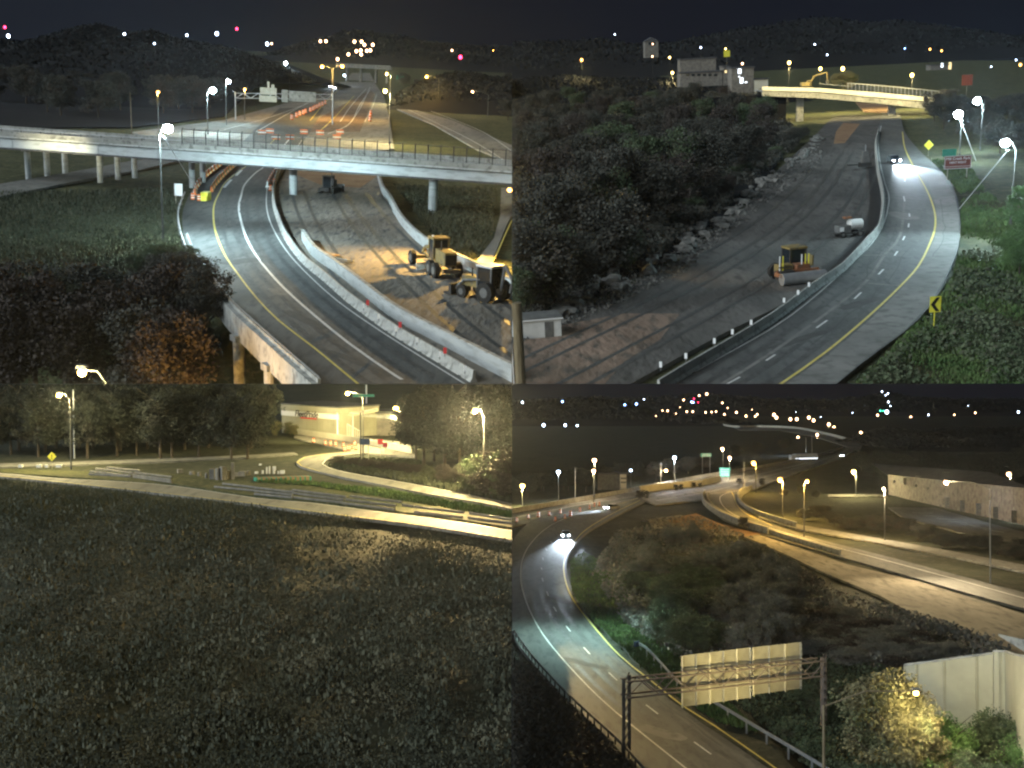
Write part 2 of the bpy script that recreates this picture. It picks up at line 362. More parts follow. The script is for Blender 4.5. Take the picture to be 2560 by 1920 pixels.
def scatter(V, name, px, n, size, m, label, cat='vegetation', h=.35, z=-.15, asp=2.2, up=1, clump=0):
    """ground cover inside a pixel-outlined stretch of ground"""
    xs = [p[0] for p in px]; ys = [p[1] for p in px]; C = []; S = []; t = 0
    while len(C) < n and t < n * 12:
        t += 1; x, y = random.uniform(min(xs), max(xs)), random.uniform(min(ys), max(ys))
        if not inpoly(x, y, px): continue
        p = V.L(x, y)
        if clump and noise.noise(Vector((p.x * clump, p.y * clump * .5, 1.7))) < random.uniform(-.35, .3): continue
        C.append((p.x, p.y, z + random.random() * h)); S.append(size * random.uniform(.6, 1.5) * (p.y / 130) ** .5)
    o = link(name, quads(name, np.array(C), np.array(S), m, up, asp)); o.matrix_world = V.M; VIEW_OF[o.name] = V
    return tag(o, label, cat, None, 'stuff')
def ridge(V, name, sil, Y, m, depth=120, amp=3.0, below=None):
    g = np.random.default_rng(int(Y))
    """wooded hill: skyline pixels sil at distance Y, falling away behind and towards the mast"""
    mb = MB(); n = 420; rows = 15; xs = np.linspace(sil[0][0], sil[-1][0], n)
    for r in range(rows):
        k = r / (rows - 1)
        for x in xs:
            y = np.interp(x, [p[0] for p in sil], [p[1] for p in sil]); p = V.at(float(x), float(y), Y)
            amp_f = Y / F * 5.5
            yy = Y + (r / (rows - 1) - .5) * depth * 2; zt = p.z + amp * 1.6 * noise.noise(Vector((p.x * .011, yy * .011, 0))) + (amp_f * (noise.noise(Vector((x * .12, 0, 2))) + .7 * noise.noise(Vector((x * .33, 0, 5)))) if 6 <= r <= 8 else 0)
            prof = float(np.interp(r, [0, 2, 4, 7, 10, 12, 14], [0, .5, .8, 1, .8, .4, 0]))
            mb.v.append((p.x, Y + (k - .5) * depth * 2, -1 + (zt + 1) * prof))
    mb.f = [(r * n + i, r * n + i + 1, (r + 1) * n + i + 1, (r + 1) * n + i) for r in range(rows - 1) for i in range(n - 1)]
    h = struct(V, name, mb.mesh(name, m, True)); nw = int(9000 * min(1, (xs[-1] - xs[0]) / 900)); cs = []
    for _ in range(nw):                                  # the wood that covers it
        r = random.randint(1, 8); i = random.randrange(n - 1); u, w = random.random(), random.random()
        a, b, c, d = (np.array(mb.v[q]) for q in (r * n + i, r * n + i + 1, (r + 1) * n + i, (r + 1) * n + i + 1)); p = (a * (1 - u) + b * u) * (1 - w) + (c * (1 - u) + d * u) * w; p[2] += random.uniform(0, Y / F * 4.5); cs.append(p)
    o = link('hillside_wood', quads('hillside_wood', np.array(cs), Y / F * 2.6, M_leafh, 0, .9)); o.matrix_world = V.M; VIEW_OF[o.name] = V; tag(o, 'dark woodland covering the distant hill', 'woodland', None, 'stuff')
    return h
# ---------------------------------------------------------------- lamps
def light(V, loc, aim, energy, col, size=160, r=.25, parent=None, blend=1.0, name='lamp_light'):
    l = bpy.data.lights.new(name, 'POINT' if size > 170 else 'SPOT'); l.energy = energy * (.55 if size > 170 else 1); l.color = col; l.shadow_soft_size = r
    if size <= 170: l.spot_size = R(size); l.spot_blend = blend
    o = bpy.data.objects.new(name, l); COL.objects.link(o)
    q = (Vector(aim) - Vector(loc)).to_track_quat('-Z', 'Y').to_matrix().to_4x4()
    o.matrix_world = V.M @ Matrix.Translation(loc) @ q
    if parent: mw = o.matrix_world.copy(); o.parent = parent; o.matrix_parent_inverse = parent.matrix_world.inverted(); o.matrix_world = mw
    return o
COLR = {'c': (.72, .84, 1.0), 'w': (.64, .92, 1.0), 'o': (1.0, .60, .14), 'y': (1.0, .82, .36), 'p': (1.0, .78, .46)}
LENS = {'w': E_w, 'c': E_w2, 'o': E_o, 'p': E_o2, 'y': E_y, 'r': E_r, 'g': E_g, 'b': E_b}
def lamp(V, lx, ly, label, base=None, z=12, col='o', r=.3, power=0, arm=1.8, aim=None, size=178, group=None, pole=None, name='street_lamp', floods=1):
    """street lamp: the lens stands at pixel lx, ly; base is where the pole meets the ground"""
    if base:
        B = V.L(*base); h = V.at(lx, ly, B.y)
    else:
        h = V.L(lx, ly, z); B = Vector((h.x + arm, h.y, 0))
    pole = pole or M_pole; t = thing(V, name, label, 'street lamp', B, 0, group); d = h - B
    top = Vector((0, 0, d.z - .15 if abs(d.x) < .4 else d.z - .9))
    mb = MB().cyl((0, 0, -3), top, .16, .09, 8).cyl((0, 0, 0), (0, 0, .35), .24, .2, 8); part('pole', mb, pole, t)
    mid = Vector((d.x * .45, 0, d.z + .15)); end = Vector((d.x, 0, d.z + .18))
    part('arm', MB().tube([top - Vector((0, 0, .1)), mid, end], .06), pole, t)
    hd = part('lamp_head', MB().box(d.x, 0, d.z + .2 + r * .4, max(.7, r * 2), .4, .2, taper=.7), M_mgrey, t)
    part('lens', MB().ball((d.x, 0, d.z), r * (1.0 if col == 'w' else .74), r * .7, r * (.85 if col == 'w' else .66), 10, 6), LENS[col], hd, True)
    if power:
        a = Vector(aim) if aim else Vector((h.x, h.y, 0)); light(V, h - Vector((0, .35, r + .05)), a, power, COLR[col], size, .3, t)
    return t
FAR = {}
def farlamp(V, x, y, Y, col, r, label, group, z=None, h=9, name='distant_lamp'):
    p = V.L(x, y, z) if z is not None else V.at(x, y, Y)
    r *= .68; key = (col, round(r, 2))
    if key not in FAR:
        FAR[key] = kit(('pole', MB().cyl((0, 0, -h), (0, 0, -r * .5), .07, .05, 5), M_dark), ('lens', MB().ball((0, 0, 0), r, r, r * 1.15, 8, 6), LENS[col]))
    return spawn(FAR[key], V, name, label, 'street lamp', p, 0, group)
def text_mesh(s, size, m, ext=.01):
    c = bpy.data.curves.new('t', 'FONT'); c.body = s; c.size = size; c.align_x = 'CENTER'; c.align_y = 'CENTER'; c.extrude = ext
    o = bpy.data.objects.new('t', c); COL.objects.link(o); bpy.context.view_layer.update()
    me = bpy.data.meshes.new_from_object(o.evaluated_get(bpy.context.evaluated_depsgraph_get())); bpy.data.objects.remove(o); me.materials.clear(); me.materials.append(m)
    for v in me.vertices: v.co = (v.co.x, -v.co.z, v.co.y)      # stand it up, facing -y
    return me
# ================================================================ shared kits
def jersey(l=3.75, h=.95):
    return MB().prism([(-.3, 0), (-.3, .08), (-.15, .32), (-.08, h), (.08, h), (.15, .32), (.3, .08), (.3, 0)], 'x', -l / 2, l / 2)
K_bar = kit(('barrier_body', jersey(), M_conc, [('slot_shade_box', MB().box(0, 0, .03, .5, .64, .07), M_tar), ]),)  # uncut slot: a dark box paints the shade inside it
K_drum = kit(('drum_body', MB().cyl((0, 0, .06), (0, 0, .95), .29, .22, 10), M_orange, []), ('band', MB().cyl((0, 0, .3), (0, 0, .42), .275, .262, 10), M_refl, []),
             ('band', MB().cyl((0, 0, .62), (0, 0, .74), .252, .24, 10), M_refl, []), ('rubber_base', MB().cyl((0, 0, 0), (0, 0, .07), .42, .42, 8), M_rubber, []))
K_del = kit(('post', MB().box(0, 0, .12, .05, .05, .3), M_mgrey, []), ('reflector', MB().box(0, -.03, .34, .16, .04, .34), M_refl, []))
K_delr = kit(('post', MB().box(0, 0, .12, .05, .05, .3), M_mgrey, []), ('reflector', MB().box(0, -.03, .36, .22, .04, .40), M_red, []))
def rock_mb(seed):
    g = random.Random(seed); bm = bmesh.new(); bmesh.ops.create_icosphere(bm, subdivisions=2, radius=1)
    for v in bm.verts:
        v.co *= .72 + .5 * noise.noise(v.co * 1.3 + Vector((seed * 3, 0, 0))); v.co.z = max(-.35, min(.35 + .25 * math.sin(seed), v.co.z))
        v.co.x *= 1.25
    me = bpy.data.meshes.new('rock'); bm.to_mesh(me); bm.free(); me.materials.append(M_rock); return me
ROCKS = [rock_mb(i) for i in range(6)]
def barrier_line(V, px, label, group, K=K_bar, step=3.8, z=0.06, sc=1.0, zfun=None):
    P = even(crom([V.L(x, y, z) for x, y in px], 1.0), step)
    for a, b in zip(P, P[1:]):
        m = (a + b) / 2; spawn(K, V, 'concrete_barrier', label, 'barrier', (m.x, m.y, z), math.atan2(b.y - a.y, b.x - a.x), group, sc)
def wheel(parent, x, y, r, w, hub=M_mgrey):
    t = part('wheel', MB().cyl((x, y - w / 2, r), (x, y + w / 2, r), r, r, 18), M_rubber, parent)
    for k in range(12):
        pass
    part('rim', MB().cyl((x, y - w / 2 - .03, r), (x, y + w / 2 + .03, r), r * .5, r * .5, 12), hub, t)
def car_kit(paint, tail=False):
    body = [(-2.3, .35), (-2.3, .75), (-1.5, .92), (1.9, .98), (2.3, .8), (2.3, .35)]
    cabn = [(-1.15, .9), (-.55, 1.42), (1.0, 1.44), (1.75, .95)]
    mbb = MB().prism([(p, q) for p, q in body], 'x', -.9, .9)
    mbc = MB().prism(cabn, 'x', -.78, .78)
    ks = [('body', mbb, paint, [('bumper', MB().box(0, -2.33, .45, 1.75, .1, .22), M_mgrey), ('grille', MB().box(0, -2.335, .66, .9, .04, .12), M_black)]),
          ('cabin', mbc, M_glass, [('roof', MB().box(0, .25, 1.45, 1.42, 1.5, .05), paint)])]
    for sx in (-1, 1):
        ks.append(('headlight', MB().ball((sx * .66, -2.36, .68), .17, .07, .11, 8, 6), E_tail if tail else E_head, []))
        for yy in (-1.4, 1.4):
            ks.append(('wheel', MB().cyl((sx * .80, yy, .33), (sx * .93, yy, .33), .33, .33, 14), M_rubber, [('rim', MB().cyl((sx * .925, yy, .33), (sx * .945, yy, .33), .19, .19, 10), M_steel)]))
    if tail: ks = [(('tail_light' if a == 'headlight' else a), b, c, d) for a, b, c, d in ks]
    return kit(*ks)
K_cars = [car_kit(M_car[0]), car_kit(M_car[1]), car_kit(M_car[2]), car_kit(M_car[0], True)]
def car(V, px, py, heading, label, K=0, power=0, group=None, aim=20, cone=46):
    p = V.L(px, py); t = spawn(K_cars[K], V, 'car', label, 'car', (p.x, p.y, .09), heading, group)
    if power:
        c, s = math.sin(heading), -math.cos(heading)
        for k in (-.66, .66):
            q = Vector((p.x + math.cos(heading) * k + c * 2.55, p.y + math.sin(heading) * k + s * 2.55, .8))
            light(V, q, (q.x + c * aim, q.y + s * aim, -.6), power, (.72, .88, 1.0), cone, .12, t, .7, 'headlight_beam')
    return t
def signpost(V, name, label, cat, bx, by, w, h, z, face, back=M_alu, posts=1, rz=0, rot=0, marks=None):
    """flat sign: panel w x h whose middle is z metres up, post foot at pixel bx, by"""
    t = thing(V, name, label, cat, V.L(bx, by), rz)
    xs = [0] if posts == 1 else [-w * .36, w * .36]
    for x in xs: part('post', MB().cyl((x, .06, -1), (x, .06, z + (h * .35 if not rot else 0)), .045 if posts == 1 else .08, None, 6), back, t)
    pn = part('sign_panel', MB().box(0, 0, z, w, .04, h, 0, rot), face, t)
    return t, pn
# ================================================================ VIEW SOUTH (upper left)
V = UL
pc = V.L(330, 900); 
def h_ul(x, y):
    z = rough(x, y)
    # the valley left of and under the elevated ramp
    dx = (V.L(800, 900).x - x); dy = (V.L(450, 672).y - y)
    k = max(0, min(1, dx / 8)) * max(0, min(1, dy / 22))
    return z - 9 * k * k * (3 - 2 * k)
terrain(V, 'grass_ground', M_grass, -260, 1285, 128, 990, h_ul)
# far hill and skyline
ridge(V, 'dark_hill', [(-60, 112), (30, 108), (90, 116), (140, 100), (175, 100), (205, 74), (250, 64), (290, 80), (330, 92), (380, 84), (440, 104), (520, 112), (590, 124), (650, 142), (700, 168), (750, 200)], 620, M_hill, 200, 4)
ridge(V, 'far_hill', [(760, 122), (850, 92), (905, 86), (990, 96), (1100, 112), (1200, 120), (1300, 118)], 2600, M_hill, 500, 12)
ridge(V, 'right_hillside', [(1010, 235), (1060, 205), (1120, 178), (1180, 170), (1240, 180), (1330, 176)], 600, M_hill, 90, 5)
# ---- surfaces
road_s = struct(V, 'ramp_road', band_mesh(V, 'ramp_road', [(700, 270), (640, 322), (590, 372), (535, 415), (495, 455), (472, 490), (457, 529), (456, 567), (463, 596), (474, 628), (521, 703), (541, 726), (579, 775), (640, 833), (698, 886), (790, 968)],
    [(810, 270), (775, 330), (740, 380), (708, 425), (693, 450), (684, 480), (683, 520), (697, 565), (714, 603), (756, 657), (814, 708), (868, 755), (900, 780), (987, 842), (1074, 894), (1200, 968)], .06, M_asph))
work = poly(V, 'work_zone_ground', [(690, 470), (715, 425), (735, 400), (945, 400), (950, 470), (958, 500), (1005, 562), (1054, 614), (1130, 655), (1300, 745), (1300, 975), (1180, 960), (1074, 895), (987, 843), (868, 757), (756, 660), (700, 580), (688, 520)], .03, M_gravel)
poly(V, 'graded_clay_strip', [(738, 436), (760, 402), (940, 402), (944, 440), (900, 470), (800, 462)], .05, M_clay)
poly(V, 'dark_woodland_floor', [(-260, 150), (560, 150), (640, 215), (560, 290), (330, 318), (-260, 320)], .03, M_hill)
poly(V, 'left_access_road', [(-260, 440), (0, 460), (170, 432), (330, 402), (470, 385), (470, 396), (350, 425), (180, 455), (0, 492), (-260, 500)], .04, M_shoulder)
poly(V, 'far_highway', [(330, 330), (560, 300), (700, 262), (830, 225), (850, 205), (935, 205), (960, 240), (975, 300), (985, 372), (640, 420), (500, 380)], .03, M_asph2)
poly(V, 'far_highway', [(862, 200), (880, 182), (925, 182), (936, 203)], .03, M_asph2)
poly(V, 'dirt_median', [(735, 330), (880, 250), (925, 225), (938, 235), (900, 330)], .05, M_dirt)
poly(V, 'right_access_road', [(960, 258), (990, 262), (1130, 300), (1290, 368), (1290, 412), (1190, 372), (1085, 312), (990, 272)], .04, M_asph2)
poly(V, 'hill_road', [(1180, 188), (1215, 192), (1290, 238), (1290, 268), (1245, 232)], .04, M_asph2)
poly(V, 'right_ramp_road', [(1253, 470), (1250, 540), (1235, 595), (1190, 655), (1130, 720), (1160, 740), (1225, 665), (1268, 560), (1290, 520), (1290, 470)], .04, M_asph2)
tracks(V, [(1290, 900), (1150, 790), (1040, 690), (960, 610), (900, 540), (860, 480)], (-6, -3.8, 0, 2.2, 7, 9.2), work, .5, .035)
# ---- lines
M_line = M_white
for nm, px, w, m in (('yellow_edge_line', [(690, 345), (640, 398), (600, 427), (565, 455), (550, 480), (535, 515), (535, 561), (544, 596), (564, 642), (596, 688), (640, 745), (698, 804), (785, 871), (905, 970)], .22, M_yellow),
    ('white_lane_line', [(722, 350), (672, 408), (640, 432), (612, 462), (603, 490), (597, 518), (602, 552), (616, 596), (640, 639), (689, 700), (756, 764), (871, 859), (987, 940), (1005, 951)], .30, M_white),
    ('white_edge_line', [(755, 350), (715, 409), (692, 425), (672, 457), (667, 480), (667, 523), (683, 573), (727, 642), (814, 729), (900, 795), (1016, 871), (1175, 970)], .16, M_white),
    ('deck_joint', [(478, 633), (564, 612), (640, 598), (690, 583)], .12, M_tar), ('deck_joint', [(510, 668), (600, 641), (700, 612)], .12, M_tar)):
    line(V, nm, px, w, .075, m, road_s)
for i, (a, b) in enumerate((((560, 470), (578, 450)), ((590, 440), (604, 426)))):
    line(V, 'painted_arrow', [a, b], .5, .08, M_white, road_s)
for px, m in (([(640, 330), (760, 262), (850, 212)], M_white), ([(775, 302), (812, 258), (850, 222)], M_yellow), ([(850, 305), (880, 262), (915, 222)], M_white), ([(880, 303), (905, 262), (925, 218)], M_white), ([(912, 305), (930, 270), (942, 235)], M_white),
              ([(820, 335), (875, 308), (900, 262), (925, 225)], M_white), ([(798, 330), (840, 290), (885, 240)], M_yellow), ([(560, 325), (700, 285), (830, 235)], M_white)):
    line(V, 'lane_line', px, .32, .07, m)
for px in ([(995, 263), (1085, 305), (1180, 352), (1290, 420)], [(1050, 268), (1130, 298), (1210, 332), (1290, 385)]): line(V, 'lane_line', px, .3, .07, M_white)
line(V, 'yellow_edge_line', [(1290, 540), (1280, 552), (1262, 590), (1240, 640), (1222, 668)], .2, .07, M_yellow)
tracks(V, [(722, 350), (672, 408), (640, 432), (612, 462), (603, 490), (597, 518), (602, 552), (616, 596), (640, 639), (689, 700), (756, 764), (871, 859), (987, 940), (1005, 951)], (-2.7, -1.1, 1.1, 2.7), road_s)
cracks(V, [(722, 350), (640, 432), (603, 490), (597, 518), (602, 552), (640, 639), (756, 764), (871, 859), (987, 940)], (-3.4, -1.9, .4, 3.3), road_s); patch(V, 600, 655, 6, 2.6, 1.0, road_s); patch(V, 760, 800, 9, 1.4, 2.2, road_s); patch(V, 700, 730, 4, 2.2, 2.1, road_s, M_shoulder); patch(V, 900, 910, 10, 1.0, 2.3, road_s)
# ---- concrete
barrier_line(V, [(700, 420), (690, 445), (684, 475), (686, 515), (699, 558), (716, 598), (758, 655), (816, 704), (870, 752), (902, 776), (989, 838), (1076, 890), (1200, 965)], 'stained concrete barrier segment on the right edge of the curved ramp', 'barriers along the curved ramp')
# elevated edge of the ramp: girder, parapet and piers
edge = curve(V, [(463, 596), (474, 628), (492, 659), (521, 703), (541, 726), (579, 775), (640, 833), (698, 886), (790, 968)], 2)
g = thing(V, 'ramp_bridge', 'curved ramp bridge with an orange lit concrete side and round piers', 'bridge')
gm = [p for p in edge if p.y < V.L(544, 733).y]
def wallmesh(name, pts, z0, z1, th, m, off=0):
    mb = MB(); n = len(pts); A = []; B = []
    for i, p in enumerate(pts):
        t = (pts[min(i + 1, n - 1)] - pts[max(i - 1, 0)]); t.z = 0; t.normalize(); q = Vector((-t.y, t.x, 0)); A.append(p + q * (off + th / 2)); B.append(p + q * (off - th / 2))
    vs = [(a.x, a.y, z) for z in (z0, z1) for E in (A, B) for a in E]
    f = []
    for i in range(n - 1):
        f += [(i, i + 1, 2 * n + i + 1, 2 * n + i), (n + i, 3 * n + i, 3 * n + i + 1, n + i + 1), (2 * n + i, 2 * n + i + 1, 3 * n + i + 1, 3 * n + i), (i, n + i, n + i + 1, i + 1)]
    f += [(0, 2 * n, 3 * n, n), (n - 1, 2 * n - 1, 4 * n - 1, 3 * n - 1)]
    mb.add(vs, f); return mb.mesh(name, m)
link('side_girder', wallmesh('side_girder', gm, -1.9, .3, .5, M_conc, -.1), g); link('parapet', wallmesh('parapet', edge, .04, .62, .24, M_conc, .25), g)
link('edge_rail', wallmesh('edge_rail', edge, .72, .80, .07, M_steel, .25), g)
for px, py in ((597, 853), (676, 926), (760, 1000)):
    p = V.L(px, py, -1.9); part('pier', MB().cyl((p.x, p.y, -10), (p.x, p.y, -1.9), .48, .55, 14), M_conc, g); part('pier_cap', MB().box(p.x + 1.6, p.y + 1.5, -1.6, 5.5, 1.1, .55, R(40)), M_conc, g)
gr = thing(V, 'guardrail', 'bright steel guardrail leading onto the curved ramp', 'guardrail')
ge = curve(V, [(541, 724), (521, 701), (492, 657), (474, 626), (463, 594), (456, 560), (457, 527), (470, 490)], 2)
link('rail', wallmesh('rail', [p + Vector((-.5, 0, 0)) for p in ge], .42, .72, .08, M_refl), gr)
for p in even(ge, 3.8): part('post', MB().box(p.x - .6, p.y, .3, .12, .15, .9), M_steel, gr)
# new median wall
wl = curve(V, [(756, 601), (785, 642), (842, 684), (900, 730), (987, 798), (1103, 862), (1290, 960)], 2)
mw = thing(V, 'median_wall', 'long pale concrete median wall beside the curved ramp', 'wall')
link('wall_face', wallmesh('wall_face', wl, -.3, 1.35, .3, M_girder), mw); link('wall_cap', wallmesh('wall_cap', wl, 1.352, 1.46, .42, M_conc), mw)
poly(V, 'pale_concrete_shoulder', [(770, 600), (806, 612), (874, 676), (962, 744), (1078, 808), (1192, 868), (1290, 916), (1290, 960), (1103, 866), (987, 802), (900, 734), (842, 688), (788, 645)], .1, M_asph2)
rw = thing(V, 'retaining_wall', 'long grey retaining wall behind the parked machines', 'wall')
wr = curve(V, [(942, 430), (955, 478), (973, 505), (1003, 560), (1054, 612), (1128, 655), (1180, 680), (1290, 735)], 2)
link('wall_face', wallmesh('wall_face', wr, -.3, 1.3, .3, M_girder), rw); link('wall_cap', wallmesh('wall_cap', wr, 1.302, 1.4, .4, M_conc), rw)
# ---- overpass
ov = thing(V, 'overpass', 'long grey steel girder overpass crossing above the ramp on concrete columns', 'bridge')
a0, b0 = V.at(-140, 364, V.L(0, 449).y * 1.0), None
A_ = V.L(-140, 442); B_ = V.L(1300, 553); zb = 5.4
Ln = (B_ - A_).length; dr = (B_ - A_).normalized(); ang = math.atan2(dr.y, dr.x)
def ovb(name, m, t0, t1, off, z0, z1, w, par=ov):
    c = A_ + dr * (t0 + t1) / 2 + Vector((-dr.y, dr.x, 0)) * off
    return part(name, MB().box(c.x, c.y, (z0 + z1) / 2, t1 - t0, w, z1 - z0, ang), m, par)
ovb('girder', M_girder, 0, Ln, 0, zb + .28, zb + 1.72, .25); ovb('lower_flange', M_dark, 0, Ln, 0, zb, zb + .27, .62); ovb('upper_flange', M_dark, 0, Ln, 0, zb + 1.722, zb + 1.9, .6)
ovb('girder', M_girder, 0, Ln, 9.2, zb + .28, zb + 1.72, .25); ovb('deck', M_conc, 0, Ln, 4.6, zb + 1.902, zb + 2.2, 10.4)
ovb('parapet', M_concd, 0, Ln, -.45, zb + 2.202, zb + 2.95, .3); ovb('parapet', M_concd, 0, Ln, 9.6, zb + 2.202, zb + 3.0, .3)
t = 3.0
while t < Ln: ovb('stiffener', M_girder, t, t + .12, -.16, zb + .30, zb + 1.70, .06); t += 5.2
# pedestrian fence on the near side of the deck
i0 = (V.L(506, 470).x - A_.x) / dr.x
fn = part('fence_rail', MB().box((A_ + dr * (i0 + Ln) / 2).x, (A_ + dr * (i0 + Ln) / 2).y, zb + 5.2, Ln - i0, .07, .09, ang), M_dark, ov)
part('fence_rail', MB().box((A_ + dr * (i0 + Ln) / 2).x, (A_ + dr * (i0 + Ln) / 2).y, zb + 4.0, Ln - i0, .05, .05, ang), M_dark, ov)
t = i0
while t < Ln:
    c = A_ + dr * t; part('fence_post', MB().tube([(c.x, c.y, zb + 2.9), (c.x, c.y, zb + 4.7), (c.x - dr.y * .0, c.y + .12, zb + 5.1), (c.x, c.y + .5, zb + 5.35)], .09, 6), M_dark, ov); t += 2.05
wm = MB(); t = i0
while t < Ln:
    c = A_ + dr * t; wm.box(c.x, c.y, zb + 4.05, .016, .016, 2.3); t += .42
for z in np.arange(3.2, 5.1, .38): c = A_ + dr * (i0 + Ln) / 2; wm.box(c.x, c.y, zb + z, Ln - i0, .014, .014, ang)
tag(part('wire_mesh', wm, M_dark, ov), kind='stuff')
t = 1.0
rl = ovb('hand_rail', M_steel, 0, i0, -.45, zb + 3.35, zb + 3.43, .06)
while t < i0: c = A_ + dr * t + Vector((0, -.45, 0)); part('rail_post', MB().box(c.x, c.y, zb + 3.15, .08, .08, .45), M_dark, ov); t += 3.6
for xs, yb, w in (([53, 88, 122], 449, .42), ([235, 269, 302], 455, .42), ([468, 487], 468, .42), ([724], 492, .55), ([1078], 530, .62)):
    for i, x in enumerate(xs):
        p = V.L(x, yb - i * 3) + Vector((0, 3.0 + i * 2.2, 0)); zt = zb - .02 if len(xs) == 1 else zb - .9
        c = part('column', MB().cyl((p.x, p.y, -6 if x > 1000 else -1.5), (p.x, p.y, zt), w * 1.22, w * 1.22, 16), M_girder, ov)
    if len(xs) > 1:
        p, q = V.L(xs[0], yb) + Vector((-.4, 3.0, 0)), V.L(xs[-1], yb - (len(xs) - 1) * 3) + Vector((.4, 3.0 + (len(xs) - 1) * 2.2, 0)); m_ = (p + q) / 2
        part('pier_cap', MB().box(m_.x, m_.y, zb - .46, (q - p).length + .6, 1.0, .86, math.atan2(q.y - p.y, q.x - p.x)), M_concd, ov)
# ---- lamps
G1 = 'white floodlights on tall poles by the ramp'
lamp(V, 420, 321, 'tall dark pole with a blazing white light nearest the curved ramp', (408, 596), col='w', r=.62, power=36000, pole=M_dark, aim=V.L(600, 600), size=178, group=G1)
lamp(V, 532, 226, 'largest blazing white light beyond the overpass', (520, 336), col='w', r=.85, power=40000, aim=V.L(640, 320), group=G1)
lamp(V, 571, 203, 'white light just right of the largest one beyond the overpass', (566, 312), col='w', r=.6, power=24000, group=G1)
lamp(V, 714, 158, 'white light behind the back of the sign gantry', (724, 226), col='w', r=.9, power=24000, group=G1)
lamp(V, 861, 188, 'white light over the far highway above headlights', (866, 215), col='c', r=1.0, power=7000, group=G1)
wire = thing(V, 'guy_wire', 'pale guy wire slanting down from the white light to the ramp', 'cable'); a = V.at(408, 340, V.L(408, 596).y); b = V.L(486, 466); part('cable', MB().cyl(a, b, .05, .05, 5), M_refl, wire)
G2 = 'orange street lamps beyond the overpass'
for x, y, bx, by, r, pw, col, lb in ((395, 230, 397, 330, .55, 5000, 'o', 'orange lamp alone over the dark left side'), (612, 223, 612, 300, .5, 5000, 'o', 'orange lamp above the sign gantry truss'),
    (805, 166, 830, 298, .7, 42000, 'o', 'orange lamp on the left arm of the double pole'), (856, 165, 832, 299, .75, 42000, 'o', 'orange lamp on the right arm of the double pole'),
    (967, 184, 975, 262, .8, 42000, 'y', 'upper of two yellow lamps right of the far highway'), (963, 227, 973, 362, .75, 75000, 'y', 'lower yellow lamp on a tall pole behind the fence'),
    (1067, 191, 1095, 275, .8, 40000, 'o', 'bright orange lamp with a long curved arm right of the highway'), (1181, 229, 1219, 290, .55, 5000, 'p', 'pale lamp over the right hillside'),
    (1233, 126, 1256, 190, .8, 4000, 'o', 'orange lamp high on the right skyline'), (1274, 475, 1296, 640, .42, 52000, 'o', 'glaring orange lamp at the right over the ramp'),
    (205, 931, 290, 1180, .34, 9000, 'y', 'close yellow lamp with round lens over the dark trees')):
    kw = dict(aim=V.L(1120, 740), size=150) if x == 1274 else {}
    lamp(V, x, y, lb, (bx, by), col=col, r=r, power=pw, group=G2, **kw)
p = V.L(560, 920); light(V, p + Vector((-7, -5, -4)), V.L(650, 850) + Vector((0, 0, -1)), 15000, (1, .52, .09), 95, .3)
p = V.at(1274, 475, V.L(1296, 640).y); light(V, p + Vector((-.6, -.4, -.3)), V.L(1060, 650), 80000, COLR['o'], 84, .3)
GF = 'small distant lights over the south skyline'
for x, y in ((844, 148), (871, 136), (886, 104), (904, 104), (911, 112), (932, 112), (891, 128), (902, 126), (903, 136), (917, 127), (926, 126)):
    farlamp(V, x, y, 2000, 'p', 3.4, 'small warm light in the cluster where the far highway climbs the hill', GF)
for x, y in ((801, 103), (815, 103)): farlamp(V, x, y, 1900, 'p', 3.0, 'one of two small warm lights side by side above the gantry', GF)
for x, y, c, r in ((668, 110, 'c', 1.6), (21, 90, 'c', 1.8), (311, 85, 'c', 1.2), (386, 109, 'c', .9), (467, 88, 'c', 1.2), (542, 84, 'c', 1.8), (1130, 126, 'p', 1.6), (679, 109, 'p', .9)):
    farlamp(V, x, y, 400 if x < 760 else 2000, c, r * (.45 if x < 760 else 1.4), 'faint white light on the dark hills', GF, h=2)
for x, y, c, r, lb in ((12, 68, 'r', 1.3, 'red beacon at the far left skyline'), (592, 72, 'r', 1.2, 'red beacon above the brightest white lights'), (1151, 143, 'r', 2.0, 'red light on the right skyline'), (7, 263, 'g', .9, 'green light at the left edge'), (22, 276, 'c', 1.0, 'upper bluish light at the left edge'), (17, 302, 'c', .7, 'lower bluish light at the left edge')):
    farlamp(V, x, y, 410 if x < 760 else 480, c, r * (.5 if y < 200 else 1), lb, None, h=2)
car(V, 838, 222, 0, 'car with white headlights far down the highway under the white lamp', 0, 6000)
car(V, 828, 219, 0, 'second car with headlights beside it far down the highway', 1, 6000)
# ---- sign gantry seen from behind
def truss(parent, a, b, h, w, pitch, m, r=.07, yup=Vector((0, 0, 1))):
    d = b - a; L_ = d.length; u = d.normalized(); q = Vector((-u.y, u.x, 0)).normalized(); n = max(2, int(L_ / pitch))
    for o_ in (Vector((0, 0, 0)), q * w, Vector((0, 0, -h)), q * w + Vector((0, 0, -h))): part('chord', MB().cyl(a + o_, b + o_, r, r, 6), m, parent)
    for k in range(n):
        s, e = a + u * L_ * k / n, a + u * L_ * (k + 1) / n
        for o_ in (Vector((0, 0, 0)), q * w):
            z = Vector((0, 0, -h)); p0, p1 = (s + o_, e + o_ + z) if k % 2 else (s + o_ + z, e + o_)
            part('brace', MB().cyl(p0, p1, r * .6, r * .6, 5), m, parent)
        part('brace', MB().cyl(s, s + q * w, r * .6, r * .6, 5), m, parent)
gy = thing(V, 'sign_gantry', 'steel truss gantry carrying the backs of pale highway signs', 'sign gantry')
Y = V.L(588, 300).y; a, b = V.at(588, 233, Y), V.at(832, 236, Y); truss(gy, a, b, 1.6, 1.2, 2.4, M_steel, .12)
